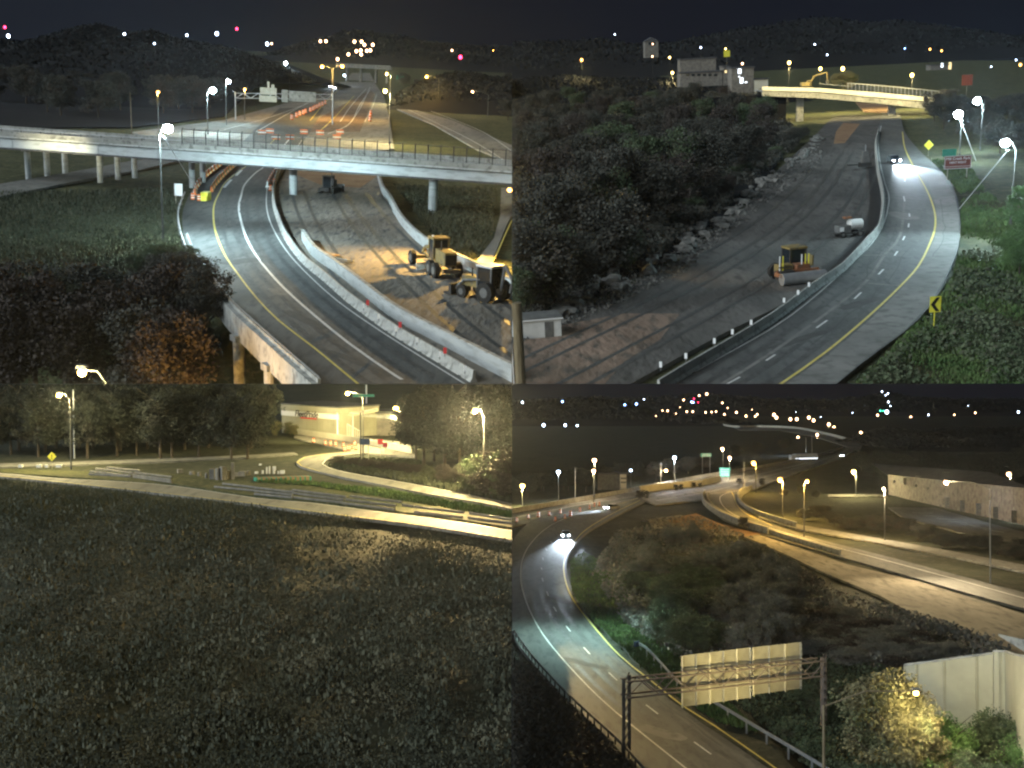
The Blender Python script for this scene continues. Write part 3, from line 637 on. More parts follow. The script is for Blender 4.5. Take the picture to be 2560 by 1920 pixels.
for p in (a, b): part('post', MB().cyl((p.x, p.y, -1), (p.x, p.y, p.z + .4), .22, None, 8), M_steel, gy)
for x0, y0, x1, y1 in ((650, 218, 692, 238), (648, 238, 692, 256), (668, 204, 674, 222), (678, 211, 686, 222), (704, 224, 720, 256), (722, 227, 790, 256)):
    p, q = V.at(x0, y0, Y - .3), V.at(x1, y1, Y - .3); part('sign_back', MB().box((p.x + q.x) / 2, Y - .3, (p.z + q.z) / 2, q.x - p.x, .12, p.z - q.z), M_alu if x0 < 700 else M_concd, gy)
# far overpass
fo = thing(V, 'far_overpass', 'distant low bridge crossing the far highway', 'bridge'); Y = V.L(900, 205).y
p, q = V.at(842, 163, Y), V.at(978, 172, Y); part('deck', MB().box((p.x + q.x) / 2, Y, (p.z + q.z) / 2, q.x - p.x, 10, 2.2), M_concd, fo); part('parapet', MB().box((p.x + q.x) / 2, Y - 5.2, (p.z + q.z) / 2 + 1.6, q.x - p.x, .3, 1.0), M_concd, fo)
for x in (868, 902, 940, 968): c = V.at(x, 180, Y); part('pier', MB().box(c.x, Y, (p.z - 1.2) / 2, 1.3, 6, p.z - 1), M_concd, fo)
t, pn = signpost(V, 'exit_sign', 'small green sign beside the yellow lamps', 'sign', 1000, 212, 6, 3.2, 5.5, M_green)
# ---- under and behind the overpass: drums, barricades, signs
GD = 'orange drums closing the far lanes'
for x, y in ((730, 296), (741, 290), (749, 286), (758, 283), (764, 280), (776, 276), (783, 273), (787, 270), (793, 268), (799, 264), (806, 261), (813, 257), (925, 300), (926, 292), (927, 284)):
    spawn(K_drum, V, 'traffic_drum', 'orange and white drum in the row closing the far lanes', 'drum', V.L(x, y + 4), 0, GD, 2.0)
for x, y, lb in ((482, 500, 'white banded drum left of the barricade on the ramp shoulder'), (498, 503, 'orange drum between others on the ramp shoulder'), (676, 478, 'orange drum where the ramp barrier begins'), (686, 462, 'orange drum behind the first ramp barrier')):
    spawn(K_drum, V, 'traffic_drum', lb, 'drum', V.L(x, y), 0, 'drums at the ramp', 1.15)
def longbarrier(V, px, label, m, m2):
    o = thing(V, 'plastic_barrier', label, 'barrier'); P = even(curve(V, px, 1), 2.2)
    for i, (a, b) in enumerate(zip(P, P[1:])): c = (a + b) / 2; part('segment', jersey(2.1, 1.0 if i % 2 else .97), m if i % 2 else m2, o).matrix_local = Matrix.Translation((c.x, c.y, .1)) @ Matrix.Rotation(math.atan2(b.y - a.y, b.x - a.x), 4, 'Z')
longbarrier(V, [(487, 490), (492, 470), (520, 438), (565, 405)], 'row of pale and orange plastic barriers on the left ramp edge', M_refl, M_orange)
longbarrier(V, [(528, 482), (540, 462), (572, 428), (612, 398)], 'row of yellow and orange plastic barriers in the ramp shoulder', M_myel, M_orange)
longbarrier(V, [(668, 470), (684, 440), (708, 415)], 'row of orange plastic barriers right of the ramp under the overpass', M_orange, M_refl)
cr = single(V, 'crash_cushion', MB().box(0, 0, .75, 1.1, 2.0, 1.3).box(0, -1.1, .55, .9, .5, .9), M_syel, 'yellow crash cushion block on the ramp shoulder', 'crash cushion', V.L(515, 502))
t, pn = signpost(V, 'road_sign', 'pale blank sign on posts left of the ramp', 'sign', 447, 505, 1.3, 1.9, 1.9, M_refl, posts=2)
for x, y in ((655, 340), (675, 336), (725, 352), (760, 338), (800, 340), (842, 352), (850, 338), (690, 352)):
    t = thing(V, 'barricade', 'striped barricade standing in the closed far lanes', 'barricade', V.L(x, y), .2, 'barricades beyond the overpass')
    for z in (.5, 1.0, 1.5): part('board', MB().box(0, 0, z, 2.2, .06, .25), M_orange if z != 1.0 else M_refl, t)
    for sx in (-.8, .8): part('leg', MB().box(sx, 0, .85, .07, .07, 1.7), M_mgrey, t)
GR = 'reflectors on the ramp barrier'
for x, y, k in ((909, 776, 0), (947, 802, 0), (990, 834, 0), (1042, 862, 0), (1099, 898, 0), (1162, 934, 0), (919, 768, 1), (1000, 824, 1), (1112, 890, 1)):
    p = V.L(x, y, .95); spawn(K_delr if k else K_del, V, 'barrier_reflector', 'red reflector standing on the ramp barrier' if k else 'small white reflector post on the ramp barrier', 'reflector', p, 0, GR, 1.25)
pl = thing(V, 'lumber_stack', 'short stack of dark planks behind the median wall', 'lumber', V.L(812, 640), R(-38))
for k in range(5): part('plank', MB().box(0, k * .32 - .6, .3 + .0 * k, 3.6, .28, .12), M_lum, pl)
rb = thing(V, 'rebar_bundle', 'loose bundle of steel bars behind the median wall', 'rebar', V.L(846, 655), R(-30))
for k in range(14): part('bar', MB().cyl((-1.7 + random.uniform(-.3, .3), random.uniform(-.9, .9), .15 + .09 * (k % 5)), (1.7, random.uniform(-.9, .9), .15 + .09 * (k % 4)), .05, None, 5), M_steel, rb)
# ---- machines
def cab(t, x, y, z, sx, sy, sz, m=M_myel, roof=M_myel):
    c = part('cab', MB().box(x, y, z + sz / 2, sx, sy, sz, taper=.94), M_glass, t)
    for a in (-1, 1):
        for b in (-1, 1): part('cab_post', MB().box(x + a * sx * .48, y + b * sy * .48, z + sz / 2, .12, .12, sz), m, c)
    part('cab_roof', MB().box(x, y, z + sz + .08, sx * 1.12, sy * 1.12, .16), roof, c)
gd = thing(V, 'motor_grader', 'yellow motor grader with long front frame facing left on the gravel', 'grader', V.L(1098, 684), V.ang((1105, 700), (1033, 657)), sc=1.3)
for x in (-2.0, -.6):
    for y in (-1.05, 1.05): wheel(gd, x, y, .68, .42)
for y in (-1.05, 1.05): wheel(gd, 4.6, y, .66, .40)
part('engine_hood', MB().box(-1.6, 0, 1.75, 2.7, 1.1, 1.15), M_myel, gd); part('radiator_grille', MB().box(-2.98, 0, 1.7, .08, .95, .9), M_black, gd); part('exhaust_pipe', MB().cyl((-1.3, .3, 2.3), (-1.3, .3, 3.1), .07), M_dark, gd)
cab(gd, .35, 0, 1.3, 1.35, 1.4, 1.75); part('front_frame', MB().tube([(1.0, 0, 1.5), (2.4, 0, 1.95), (3.9, 0, 1.75), (4.7, 0, 1.1)], .19, 8), M_myel, gd)
part('front_axle', MB().box(4.6, 0, .72, .3, 2.0, .28), M_myel, gd); part('tandem_case', MB().box(-1.3, .72, .75, 2.0, .25, .4), M_myel, gd)
part('blade', MB().box(2.2, 0, .42, .12, 3.9, .62, R(28), .25), M_steel, gd); part('draw_bar', MB().cyl((2.3, 0, .85), (4.4, 0, 1.2), .11), M_myel, gd); part('blade_circle', MB().cyl((2.2, 0, .78), (2.2, 0, .9), .75, None, 16), M_mgrey, gd)
part('ripper', MB().box(-3.2, 0, .8, .3, 1.6, .3), M_dark, gd); part('work_light', MB().box(.35, .55, 3.3, .25, .15, .12), M_refl, gd)
bk = thing(V, 'backhoe_loader', 'dark backhoe loader with white cab roof at the right edge', 'backhoe loader', V.L(1212, 748), R(140), sc=1.35)
for y in (-.95, .95): wheel(bk, -.9, y, .78, .48); wheel(bk, 1.5, y, .5, .34)
part('engine_hood', MB().box(1.25, 0, 1.25, 1.9, .85, .8, taper=.9), M_myel, bk); cab(bk, -.45, 0, 1.0, 1.45, 1.4, 1.6, M_mgrey, M_mwhite)
part('loader_arm', MB().tube([(-.0, .62, 1.6), (1.7, .62, 1.3), (2.6, .62, .5)], .1), M_mgrey, bk); part('loader_arm', MB().tube([(-.0, -.62, 1.6), (1.7, -.62, 1.3), (2.6, -.62, .5)], .1), M_mgrey, bk)
part('bucket', MB().prism([(2.5, .1), (3.3, .06), (3.35, .2), (2.8, .35), (2.75, .9), (2.55, .9)], 'y', -1.15, 1.15), M_dark, bk)
part('boom', MB().tube([(-1.6, 0, .9), (-1.9, 0, 2.9), (-2.7, 0, 1.9)], .13), M_mgrey, bk); part('dipper', MB().tube([(-2.7, 0, 1.9), (-2.5, 0, .9)], .1), M_mgrey, bk); part('exhaust_pipe', MB().cyl((1.2, .2, 1.6), (1.2, .2, 2.3), .05), M_dark, bk)
dz = thing(V, 'bulldozer', 'dark bulldozer seen from behind under the overpass', 'bulldozer', V.L(824, 482), R(80), sc=1.2)
for y in (-.95, .95):
    part('track', MB().prism([(-1.7, .25), (-1.4, 0), (1.4, 0), (1.7, .25), (1.5, .75), (-1.5, .75)], 'y', y - .25, y + .25), M_rubber, dz)
part('engine_hood', MB().box(.8, 0, 1.3, 1.6, 1.1, 1.0), M_mgrey, dz); cab(dz, -.5, 0, .9, 1.2, 1.3, 1.5, M_mgrey, M_mgrey); part('blade', MB().box(2.1, 0, .6, .2, 3.0, 1.1, 0, .15), M_dark, dz); part('exhaust_pipe', MB().cyl((.9, 0, 1.8), (.9, 0, 2.8), .08), M_dark, dz)
part('ripper', MB().box(-1.9, 0, .7, .5, 1.4, .5), M_dark, dz)
# ---- valley trees and brush, left
GT = 'dark trees in the valley left of the ramp'
random.seed(3); light(V, V.at(420, 321, V.L(408, 596).y) + Vector((.8, -.8, -.4)), V.L(590, 620), 32000, COLR['w'], 120, .3, None, 1, 'floodlight_beam'); light(V, V.at(420, 321, V.L(408, 596).y) + Vector((.8, .8, -.4)), V.at(760, 385, V.L(760, 500).y), 90000, COLR['w'], 70, .3, None, 1, 'floodlight_beam'); q_ = V.L(150, 466); light(V, q_ + Vector((0, -12, 2.6)), q_ + Vector((0, 0, 6.6)), 19000, (1, .93, .6), 62, .3, None, 1, 'floodlight_beam')
for x, y, h, k in ((440, 880, 11, 'b'), (490, 940, 9, 'b'), (420, 1010, 10, 'b'), (420, 950, 13, 'b'), (330, 900, 11, 'd'), (400, 800, 9, 'd'), (300, 1010, 13, 'b'), (200, 900, 12, 'd'), (180, 1040, 12, 'b'), (90, 980, 13, 'b'), (60, 880, 11, 'd'), (250, 800, 8, 'd'), (490, 790, 8, 'd'), (-10, 930, 12, 'b'), (10, 1040, 12, 'b'), (120, 820, 9, 'd'), (420, 1080, 12, 'b'), (370, 1060, 12, 'd')):
    tree(V, x, y, h, h * .85, k, ('brownish' if k == 'b' else 'dark') + ' bushy tree in the valley left of the elevated ramp' + (', close to the yellow lamp' if y > 880 and x < 350 else ', towards the ramp' if x >= 350 else ', farther from the mast'), GT, z=-8.5)
for x, y, h in ((395, 690, 4.5), (430, 680, 4), (470, 700, 4.5), (500, 745, 5), (350, 700, 4), (445, 725, 5), (410, 740, 5.5), (520, 790, 6)):
    bush(V, x, y, h, h * 1.2, 'g' if h < 5 else 'd', 'low scrubby bush on the bank left of the ramp', 'bushes on the bank left of the ramp', z=-1.5)
scatter(V, 'grass_tufts', [(-40, 480), (440, 470), (450, 560), (470, 640), (400, 690), (-40, 760)], 26000, .06, M_grassb, 'dry grass on the slope left of the ramp')
scatter(V, 'grass_tufts', [(985, 460), (1240, 470), (1230, 600), (1180, 650), (1090, 600)], 8000, .06, M_grassb, 'dry grass on the bank behind the retaining wall')
GL = 'trees below the left hill'
for x in range(-20, 560, 42): tree(V, x + random.randint(-14, 14), 250 + random.randint(-14, 46), random.uniform(12, 17), random.uniform(13, 18), 'd', 'dark tree of the wood behind the overpass on the left', GL)
for x, y in ((1010, 215), (1050, 232), (1100, 222), (1140, 240), (1190, 232), (1240, 215), (1270, 300), (1270, 200), (1150, 205), (1180, 262)): tree(V, x, y, random.uniform(9, 13), 14, 'd', 'dark tree on the right hillside beyond the overpass', 'trees on the right hillside')
pw = single(V, 'utility_pole', MB().cyl((0, 0, -1), (0, 0, 11), .16, .11), M_wood, 'thin bare pole rising behind the left half of the overpass', 'pole', V.L(330, 340))
# ================================================================ VIEW WEST (upper right)
V = UR; random.seed(11)
terrain(V, 'grass_ground', M_grass, 1275, 2820, 150, 990, rough)
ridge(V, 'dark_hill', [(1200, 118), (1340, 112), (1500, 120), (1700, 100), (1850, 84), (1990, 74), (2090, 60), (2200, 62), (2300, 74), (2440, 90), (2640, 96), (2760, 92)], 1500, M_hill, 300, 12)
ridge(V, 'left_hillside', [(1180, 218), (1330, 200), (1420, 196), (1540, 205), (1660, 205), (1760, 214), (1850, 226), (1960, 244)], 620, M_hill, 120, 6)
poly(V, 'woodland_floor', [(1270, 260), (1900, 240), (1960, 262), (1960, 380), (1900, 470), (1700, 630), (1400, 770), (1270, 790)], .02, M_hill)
work = poly(V, 'haul_road', [(2085, 290), (2215, 285), (2190, 352), (2196, 470), (2196, 520), (2175, 575), (2120, 625), (2060, 685), (1960, 760), (1800, 838), (1640, 925), (1550, 975), (1270, 975), (1270, 850), (1400, 800), (1480, 765), (1700, 650), (1860, 520), (1950, 420), (2030, 345)], .03, M_gravd)
poly(V, 'brown_dirt_apron', [(1270, 862), (1400, 815), (1560, 785), (1700, 785), (1650, 850), (1560, 905), (1500, 975), (1270, 975)], .05, M_dirt)
poly(V, 'orange_clay_strip', [(2084, 360), (2112, 358), (2150, 310), (2108, 307), (2090, 330)], .06, M_clay)
poly(V, 'orange_clay_bank', [(2140, 256), (2224, 262), (2222, 281), (2160, 279)], .06, M_clay)
road_w = struct(V, 'curved_road', band_mesh(V, 'curved_road', [(2205, 283), (2196, 322), (2192, 353), (2194, 400), (2205, 470), (2207, 510), (2196, 575), (2164, 614), (2106, 678), (2034, 728), (1918, 815), (1683, 958), (1600, 1010)],
    [(2250, 283), (2262, 330), (2300, 378), (2350, 425), (2388, 480), (2400, 545), (2398, 610), (2374, 677), (2334, 755), (2267, 827), (2166, 900), (2094, 960), (2020, 1010)], .06, M_asph))
poly(V, 'pale_shoulder', [(2316, 440), (2352, 440), (2386, 484), (2398, 545), (2396, 610), (2372, 676), (2332, 753), (2266, 824), (2164, 898), (2090, 962), (1964, 962), (2070, 890), (2178, 798), (2254, 722), (2306, 660), (2336, 600), (2343, 560), (2340, 520)], .075, M_shoulder, road_w, 0)
for nm, px, w, m in (('white_edge_line', [(2203, 315), (2196, 350), (2199, 399), (2210, 450), (2222, 490), (2220, 520), (2209, 561), (2180, 610), (2123, 665), (2050, 732), (1978, 790), (1920, 829), (1691, 957), (1660, 975)], .17, M_white),
    ('yellow_edge_line', [(2256, 330), (2262, 370), (2282, 414), (2316, 475), (2335, 525), (2338, 567), (2326, 607), (2297, 665), (2248, 720), (2172, 792), (2065, 882), (1955, 960), (1930, 975)], .24, M_yellow),
    ('old_lane_line', [(2262, 500), (2250, 590), (2210, 640), (2166, 705), (2060, 790), (1920, 890), (1800, 965)], .35, M_shoulder)):
    line(V, nm, px, w, .085, m, road_w)
dash = [((2259, 492), (2262, 505)), ((2273, 535), (2274, 543)), ((2272, 560), (2271, 570)), ((2262, 592), (2257, 602)), ((2244, 630), (2236, 641)), ((2209, 675), (2196, 688)), ((2153, 733), (2136, 749)), ((2068, 803), (2041, 822)), ((1938, 889), (1915, 904)), ((2262, 440), (2262, 455)), ((1850, 945), (1815, 964))]
for a, b in dash: line(V, 'lane_dash', [a, b], .2, .09, M_white, road_w, 2)
for a, b in (((2192, 599), (2332, 602)), ((2170, 710), (2250, 716)), ((2208, 496), (2285, 498)), ((2208, 571), (2250, 572)), ((2150, 640), (2215, 639))): line(V, 'pavement_joint', [a, b], .25, .082, M_tar if b[0] > 2300 else M_asph2, road_w, 4)
tracks(V, [(2262, 500), (2250, 590), (2210, 640), (2166, 705), (2060, 790), (1920, 890), (1800, 965)], (-2.8, -1.2, 1.2, 2.8), road_w); cracks(V, [(2262, 500), (2250, 590), (2210, 640), (2166, 705), (2060, 790), (1920, 890), (1800, 965)], (-3.6, -.7, 2.1, 5.2), road_w); patch(V, 2255, 540, 9, 3, 1.6, road_w, M_shoulder); patch(V, 2150, 760, 7, 1.6, .7, road_w); patch(V, 2000, 850, 9, 1.2, .7, road_w)
barrier_line(V, [(2196, 330), (2190, 360), (2194, 420), (2206, 480), (2208, 520), (2197, 576), (2165, 614), (2107, 677), (2035, 727), (1919, 814), (1684, 956), (1640, 985)], 'pale concrete barrier segment between the dirt haul road and the curved road', 'barriers along the curved road looking west')
trench = line(V, 'dark_trench_strip', [(2186, 420), (2194, 480), (2190, 540), (2160, 600), (2110, 650), (2060, 690)], 2.4, .055, M_tar)  # flat dark strip; the trench's depth is only in its colour
GR = 'reflector posts on the west road barrier'
for x, y in ((1715, 903), (1786, 865), (1831, 842), (1878, 818), (1960, 762), (1995, 742), (2022, 722), (1652, 925)):
    spawn(K_del, V, 'barrier_reflector', 'thin white reflector post on the pale barrier by the haul road', 'reflector', V.L(x, y, .95), R(-20), GR, 1.3)
# overpass carrying a yellow lit street
ov = thing(V, 'street_overpass', 'street bridge with a glowing yellow lit parapet and tall fence', 'bridge')
Y = V.L(2200, 292).y
def seg(name, pts, y0, th, m):
    mb = MB()
    for (xa, ta, ba), (xb, tb, bb) in zip(pts, pts[1:]):
        p, q, r_, s = V.at(xa, ta, y0), V.at(xb, tb, y0), V.at(xb, bb, y0), V.at(xa, ba, y0); b4 = [Vector((k.x, y0 + th, k.z)) for k in (p, q, r_, s)]
        mb.add([p, q, r_, s] + b4, [(0, 1, 2, 3), (7, 6, 5, 4), (0, 4, 5, 1), (3, 2, 6, 7), (0, 3, 7, 4), (1, 5, 6, 2)])
    return part(name, mb, m, ov)
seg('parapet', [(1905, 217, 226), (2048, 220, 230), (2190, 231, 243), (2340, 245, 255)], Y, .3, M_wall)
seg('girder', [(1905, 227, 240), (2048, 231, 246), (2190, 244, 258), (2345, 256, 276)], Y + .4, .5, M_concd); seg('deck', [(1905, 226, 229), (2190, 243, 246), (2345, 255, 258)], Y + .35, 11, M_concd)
seg('fence_rail', [(2118, 207, 208.6), (2190, 212, 213.6), (2356, 228, 229.6)], Y, .08, M_steel); seg('fence_rail', [(2048, 208, 209.2), (2118, 215, 216.2)], Y, .08, M_steel)
for i, x in enumerate(np.arange(2120, 2350, 9.5)):
    t_ = np.interp(x, [2118, 2190, 2356], [207, 212, 228]); b_ = np.interp(x, [2048, 2190, 2340], [222, 233, 246]); p, q = V.at(x, t_, Y), V.at(x, b_, Y); part('fence_post', MB().cyl(q, p, .07, None, 5), M_steel, ov)
mb = MB()
for x in np.arange(2119, 2350, 2.4):
    t_ = np.interp(x, [2118, 2190, 2356], [207, 212, 228]); b_ = np.interp(x, [2048, 2190, 2340], [222, 233, 246]); mb.cyl(V.at(x, b_, Y + .1), V.at(x, t_, Y + .1), .018, None, 3)
tag(part('wire_mesh', mb, M_steel, ov), kind='stuff')
for x, w in ((2000, 2.2), (2230, 2.2)): p = V.at(x, 240 if x < 2100 else 258, Y + 4); part('column', MB().box(p.x, Y + 4, p.z / 2 - 1, w, 1.4, p.z + 2), M_concd, ov)
p, q = V.at(1880, 232, Y + 2), V.at(2008, 236, Y + 2); part('darkened_abutment', MB().box((p.x + q.x) / 2 - 10, Y + 7, p.z / 2 - .4, 26, 9, p.z - 1), M_hill, ov)  # near-black hillside colour puts the dark under the bridge onto this block
for x, yy in ((1960, 196), (2080, 200), (2200, 214), (2290, 224)): p = V.at(x, yy, Y - 6); light(V, p + Vector((0, -4, 5)), V.at(x, yy + 25, Y), 22000, COLR['y'], 140, .4, ov)
ex = thing(V, 'excavator', 'yellow excavator with raised arm standing on the lit street bridge', 'excavator', V.at(2016, 222, Y + 3), 0)
part('track', MB().box(0, -.9, .4, 3.6, .5, .8), M_rubber, ex); part('track', MB().box(0, .9, .4, 3.6, .5, .8), M_rubber, ex); part('house', MB().box(-.5, 0, 1.5, 2.6, 2.2, 1.2), M_myel, ex); cab(ex, .6, -.5, .9, 1.2, 1.0, 1.6)
part('boom', MB().tube([(.8, 0, 1.4), (2.6, 0, 4.0), (5.2, 0, 4.6)], .26), M_myel, ex); part('stick', MB().tube([(5.2, 0, 4.6), (6.6, 0, 4.9), (6.8, 0, 2.2)], .2), M_myel, ex); part('bucket', MB().prism([(6.2, 2.3), (7.2, 2.3), (7.0, 1.2), (6.2, 1.4)], 'y', -.5, .5), M_dark, ex)
# lamps
G = 'yellow street lamps over the west skyline'
for x, y, z, r, pw, c, lb in ((1454, 150, None, .95, 0, 'o', 'large orange lamp standing alone at the upper left of the west view'), (1681, 182, None, .9, 0, 'y', 'large yellow lamp at the end of a flat roofed building'), (1674, 144, None, .7, 0, 'y', 'yellow lamp directly above the large one by the building'),
    (1631, 141, None, .5, 0, 'p', 'small lamp left of the upper yellow one'), (1632, 110, None, .4, 0, 'p', 'small lamp beside the gabled house front'), (1537, 86, None, .35, 0, 'c', 'tiny white light at the left skyline'), (1752, 119, None, .5, 0, 'c', 'bluish lamp right of the long roof'),
    (1814, 122, None, .55, 0, 'y', 'small yellow lamp above a round yellow sign'), (1856, 159, None, .7, 0, 'p', 'lamp above the lit white shop windows'), (1973, 157, None, .75, 0, 'y', 'yellow lamp left of the excavator'), (2051, 172, None, .7, 0, 'y', 'yellow lamp just right of the excavator arm'),
    (2107, 172, None, .85, 0, 'y', 'yellow lamp above the small lit tree'), (2280, 188, None, .85, 0, 'y', 'yellow lamp rising behind the right end of the fence'), (2325, 123, None, .6, 0, 'o', 'left one of two small orange lamps on the hill'), (2354, 127, None, .6, 0, 'o', 'right one of two small orange lamps on the hill'), (2551, 162, None, .9, 0, 'o', 'orange lamp at the right edge of the west view')):
    far = Y + 40 if 1900 < x < 2300 else 640
    if x in (1454, 1681, 1973, 2107, 2280):
        p = V.at(x, y, far); t = farlamp(V, x, y, far, c, r * 1.1, lb, G, h=10); light(V, p + Vector((0, -.8, -1)), (p.x, p.y - 6, p.z - 12), 30000, COLR['y'], 170, .3, t)
    else: farlamp(V, x, y, far, c, r * 1.15, lb, G, h=10)
G = 'white floodlights along the west road'
lamp(V, 2396, 286, 'left of the three blazing white floodlights along the west road', (2398, 400), col='w', r=.9, power=24000, aim=V.L(2300, 440), size=178, group=G)
lamp(V, 2443, 252, 'highest of the three blazing white floodlights along the west road', (2450, 372), col='w', r=.85, power=20000, size=178, group=G)
lamp(V, 2513, 357, 'nearest of the three blazing white floodlights with a slanting wire', (2526, 562), col='w', r=.62, power=9000, aim=V.L(2390, 600), size=178, group=G)
p = V.at(2513, 357, V.L(2526, 562).y); light(V, p + Vector((-.8, -.8, -.4)), V.L(2180, 710), 40000, COLR['w'], 112, .3, None, 1, 'floodlight_beam')
w = thing(V, 'guy_wire', 'pale wire slanting left from the nearest white floodlight', 'cable'); part('cable', MB().cyl(V.at(2521, 374, V.L(2526, 562).y), V.L(2397, 523), .045, None, 5), M_refl, w)
w = thing(V, 'guy_wire', 'pale wire slanting right from the left white floodlight', 'cable'); part('cable', MB().cyl(V.at(2400, 296, V.L(2398, 400).y), V.L(2440, 402), .06, None, 5), M_refl, w)
for x, y, c in ((2478, 167, 'c'), (2491, 210, 'c'), (2502, 214, 'c'), (2262, 121, 'b'), (2037, 111, 'c'), (2068, 137, 'c'), (2540, 150, 'c'), (2296, 310, 'c')):
    farlamp(V, x, y, 900, c, .7, 'faint small white light on the dark hill beyond the floodlights', 'small lights on the west hills')
# buildings on the skyline
def house(name, label, x0, y0, x1, y1, Yh, wm, roof=True, win=(), gable=False, dep=9):
    t = thing(V, name, label, 'building'); p, q = V.at(x0, y0, Yh), V.at(x1, y1, Yh); w = q.x - p.x; h = p.z - q.z; zb = q.z - 4
    part('wall', MB().box((p.x + q.x) / 2, Yh + dep / 2, (p.z + zb) / 2, w, dep, p.z - zb), wm, t)
    if gable: part('roof', MB().prism([(p.x - .4, p.z), (q.x + .4, p.z), ((p.x + q.x) / 2, p.z + w * .3)], 'y', Yh - .4, Yh + dep), M_roof, t)
    else: part('roof', MB().box((p.x + q.x) / 2, Yh + dep / 2, p.z + .3, w + .8, dep + .8, .55), M_roof, t)
    for wx0, wy0, wx1, wy1, wmat in win:
        a, b = V.at(wx0, wy0, Yh - .06), V.at(wx1, wy1, Yh - .06); f = part('window', MB().box((a.x + b.x) / 2, Yh - .05, (a.z + b.z) / 2, b.x - a.x, .1, a.z - b.z), wmat, t)
        part('frame', MB().box((a.x + b.x) / 2, Yh - .08, a.z + .08, b.x - a.x + .3, .16, .16), M_mgrey, f)
    return t
house('flat_roof_building', 'long flat roofed building lit by the large yellow lamp', 1700, 184, 1806, 192, 560, M_house, win=[(1715 + k * 14, 185, 1723 + k * 14, 190, M_glass) for k in range(6)])
house('flat_roof_building', 'low dark building with a sloping roof at the yellow lamps', 1700, 150, 1790, 166, 640, M_house, gable=False)
house('gabled_house', 'gabled house front with two small lamps', 1612, 104, 1646, 128, 800, M_house, gable=True, win=[(1621, 106, 1627, 112, M_glass), (1632, 106, 1638, 112, M_glass)])
house('small_house', 'small square building right of the flat roofed one', 1808, 168, 1824, 192, 560, M_house, win=[(1812, 176, 1817, 182, E_winw)])
house('lit_shop', 'shop with blazing white windows left of the street bridge', 1830, 172, 1884, 224, 500, M_house, win=[(1845, 172, 1853, 184, E_win), (1850, 194, 1858, 208, E_win), (1862, 204, 1868, 207, E_win), (1846, 190, 1850, 193, E_win)])
house('low_shop', 'low yellow lit shop at the left end of the street bridge', 1886, 200, 1920, 222, 500, M_wall, win=[(1914, 216, 1919, 225, E_winw)])
house('canopy_building', 'pale canopy building on the hill at upper right', 2326, 164, 2372, 182, 900, M_house, win=[(2352, 158, 2358, 168, E_win), (2372, 156, 2378, 174, E_winw)])
t, pn = signpost(V, 'round_sign', 'small round yellow sign under a lamp', 'sign', 1814, 200, 3, 3, 9, M_syel); t.matrix_world = V.M @ Matrix.Translation((V.at(1817, 134, 560).x, 560, V.at(1817, 134, 560).z - 9)) @ Matrix.Rotation(0, 4, 'Z')
t, pn = signpost(V, 'warning_sign', 'faded orange square sign high on a post', 'sign', 2418, 240, 3.6, 3.4, 7.2, M_brown); t.matrix_world = V.M @ Matrix.Translation((V.at(2418, 200, 380).x, 380, V.at(2418, 200, 380).z - 7.2))
# signs
t, pn = signpost(V, 'park_sign', 'brown park sign with white lettering on two posts', 'sign', 2392, 449, 4.7, 2.2, 3.0, M_brown, posts=2)
part('border', MB().box(0, -.03, 4.07, 4.6, .03, .07).box(0, -.03, 1.93, 4.6, .03, .07).box(-2.27, -.03, 3, .07, .03, 2.1).box(2.27, -.03, 3, .07, .03, 2.1).box(0, -.03, 2.28, 4.5, .03, .05), M_refl, pn)
for s, sz, z in (('Mill Creek Park', .66, 3.62), ('NEXT RIGHT', .5, 2.95)):
    o = link('lettering', text_mesh(s, sz, M_refl), pn); o.location = (0, -.05, z)
t, pn = signpost(V, 'small_sign', 'small pale sign above the brown park sign', 'sign', 2371, 425, 2.6, 1.3, 3.2, M_green)
t, pn = signpost(V, 'diamond_sign', 'small yellow diamond warning sign by the far road bend', 'sign', 2321, 385, 1.5, 1.5, 1.9, M_syel, rot=R(45))
t, pn = signpost(V, 'chevron_sign', 'yellow chevron sign with a black arrow pointing left', 'sign', 2335, 819, .95, 1.38, 2.05, M_syel, back=M_syel)
part('chevron', MB().prism([(.36, 2.66), (.05, 2.66), (-.42, 2.05), (.05, 1.44), (.36, 1.44), (-.06, 2.05)], 'y', -.045, -.03), M_black, pn)
# car with headlights
car(V, 2234, 408, R(-4), 'car with blazing headlights coming down the west road', 0, 120000, aim=16, cone=34)
# machines on the haul road
pv = thing(V, 'asphalt_roller', 'dull yellow roller with a canopy and a wide front drum', 'roller', V.L(1988, 702), R(15), sc=1.25)
part('drum', MB().cyl((-2.1, -1.5, .55), (1.9, -1.5, .55), .5, .5, 18), M_steel, pv); part('frame', MB().box(-.1, -.5, .95, 3.9, .22, .25).box(-2.0, -.9, .8, .2, 1.3, .3).box(1.8, -.9, .8, .2, 1.3, .3), M_dull, pv)
part('hood', MB().box(-.9, .4, 1.15, 1.3, .9, .6), M_myel, pv); part('hood', MB().box(.5, .0, 1.15, 1.2, .9, .6), M_dull, pv); cab(pv, .8, 1.7, 1.0, 1.5, 1.4, 1.5, M_dark, M_myel)
for x in (-1.0, 1.5): wheel(pv, x, 1.5, .7, .4)
part('rear_panel', MB().box(1.75, .6, 1.55, .12, .8, .9), M_myel, pv)
for x in (-1.7, -1.4, .35, .7, 1.0): part('marker_stake', MB().cyl((x, -.4, 1.0), (x, -.4, 2.3), .05), M_refl if x in (-1.7, .35) else M_syel, pv)
tr = thing(V, 'dark_trailer', 'low dark machine at the rear of the roller', 'trailer', V.L(1962, 708), R(15)); part('body', MB().box(0, 0, .9, 1.6, 1.2, .9), M_dark, tr); wheel(tr, -.5, -.6, .4, .3); wheel(tr, .5, -.6, .4, .3); part('rail', MB().box(0, 0, 1.7, 1.5, .1, .1), M_dark, tr)
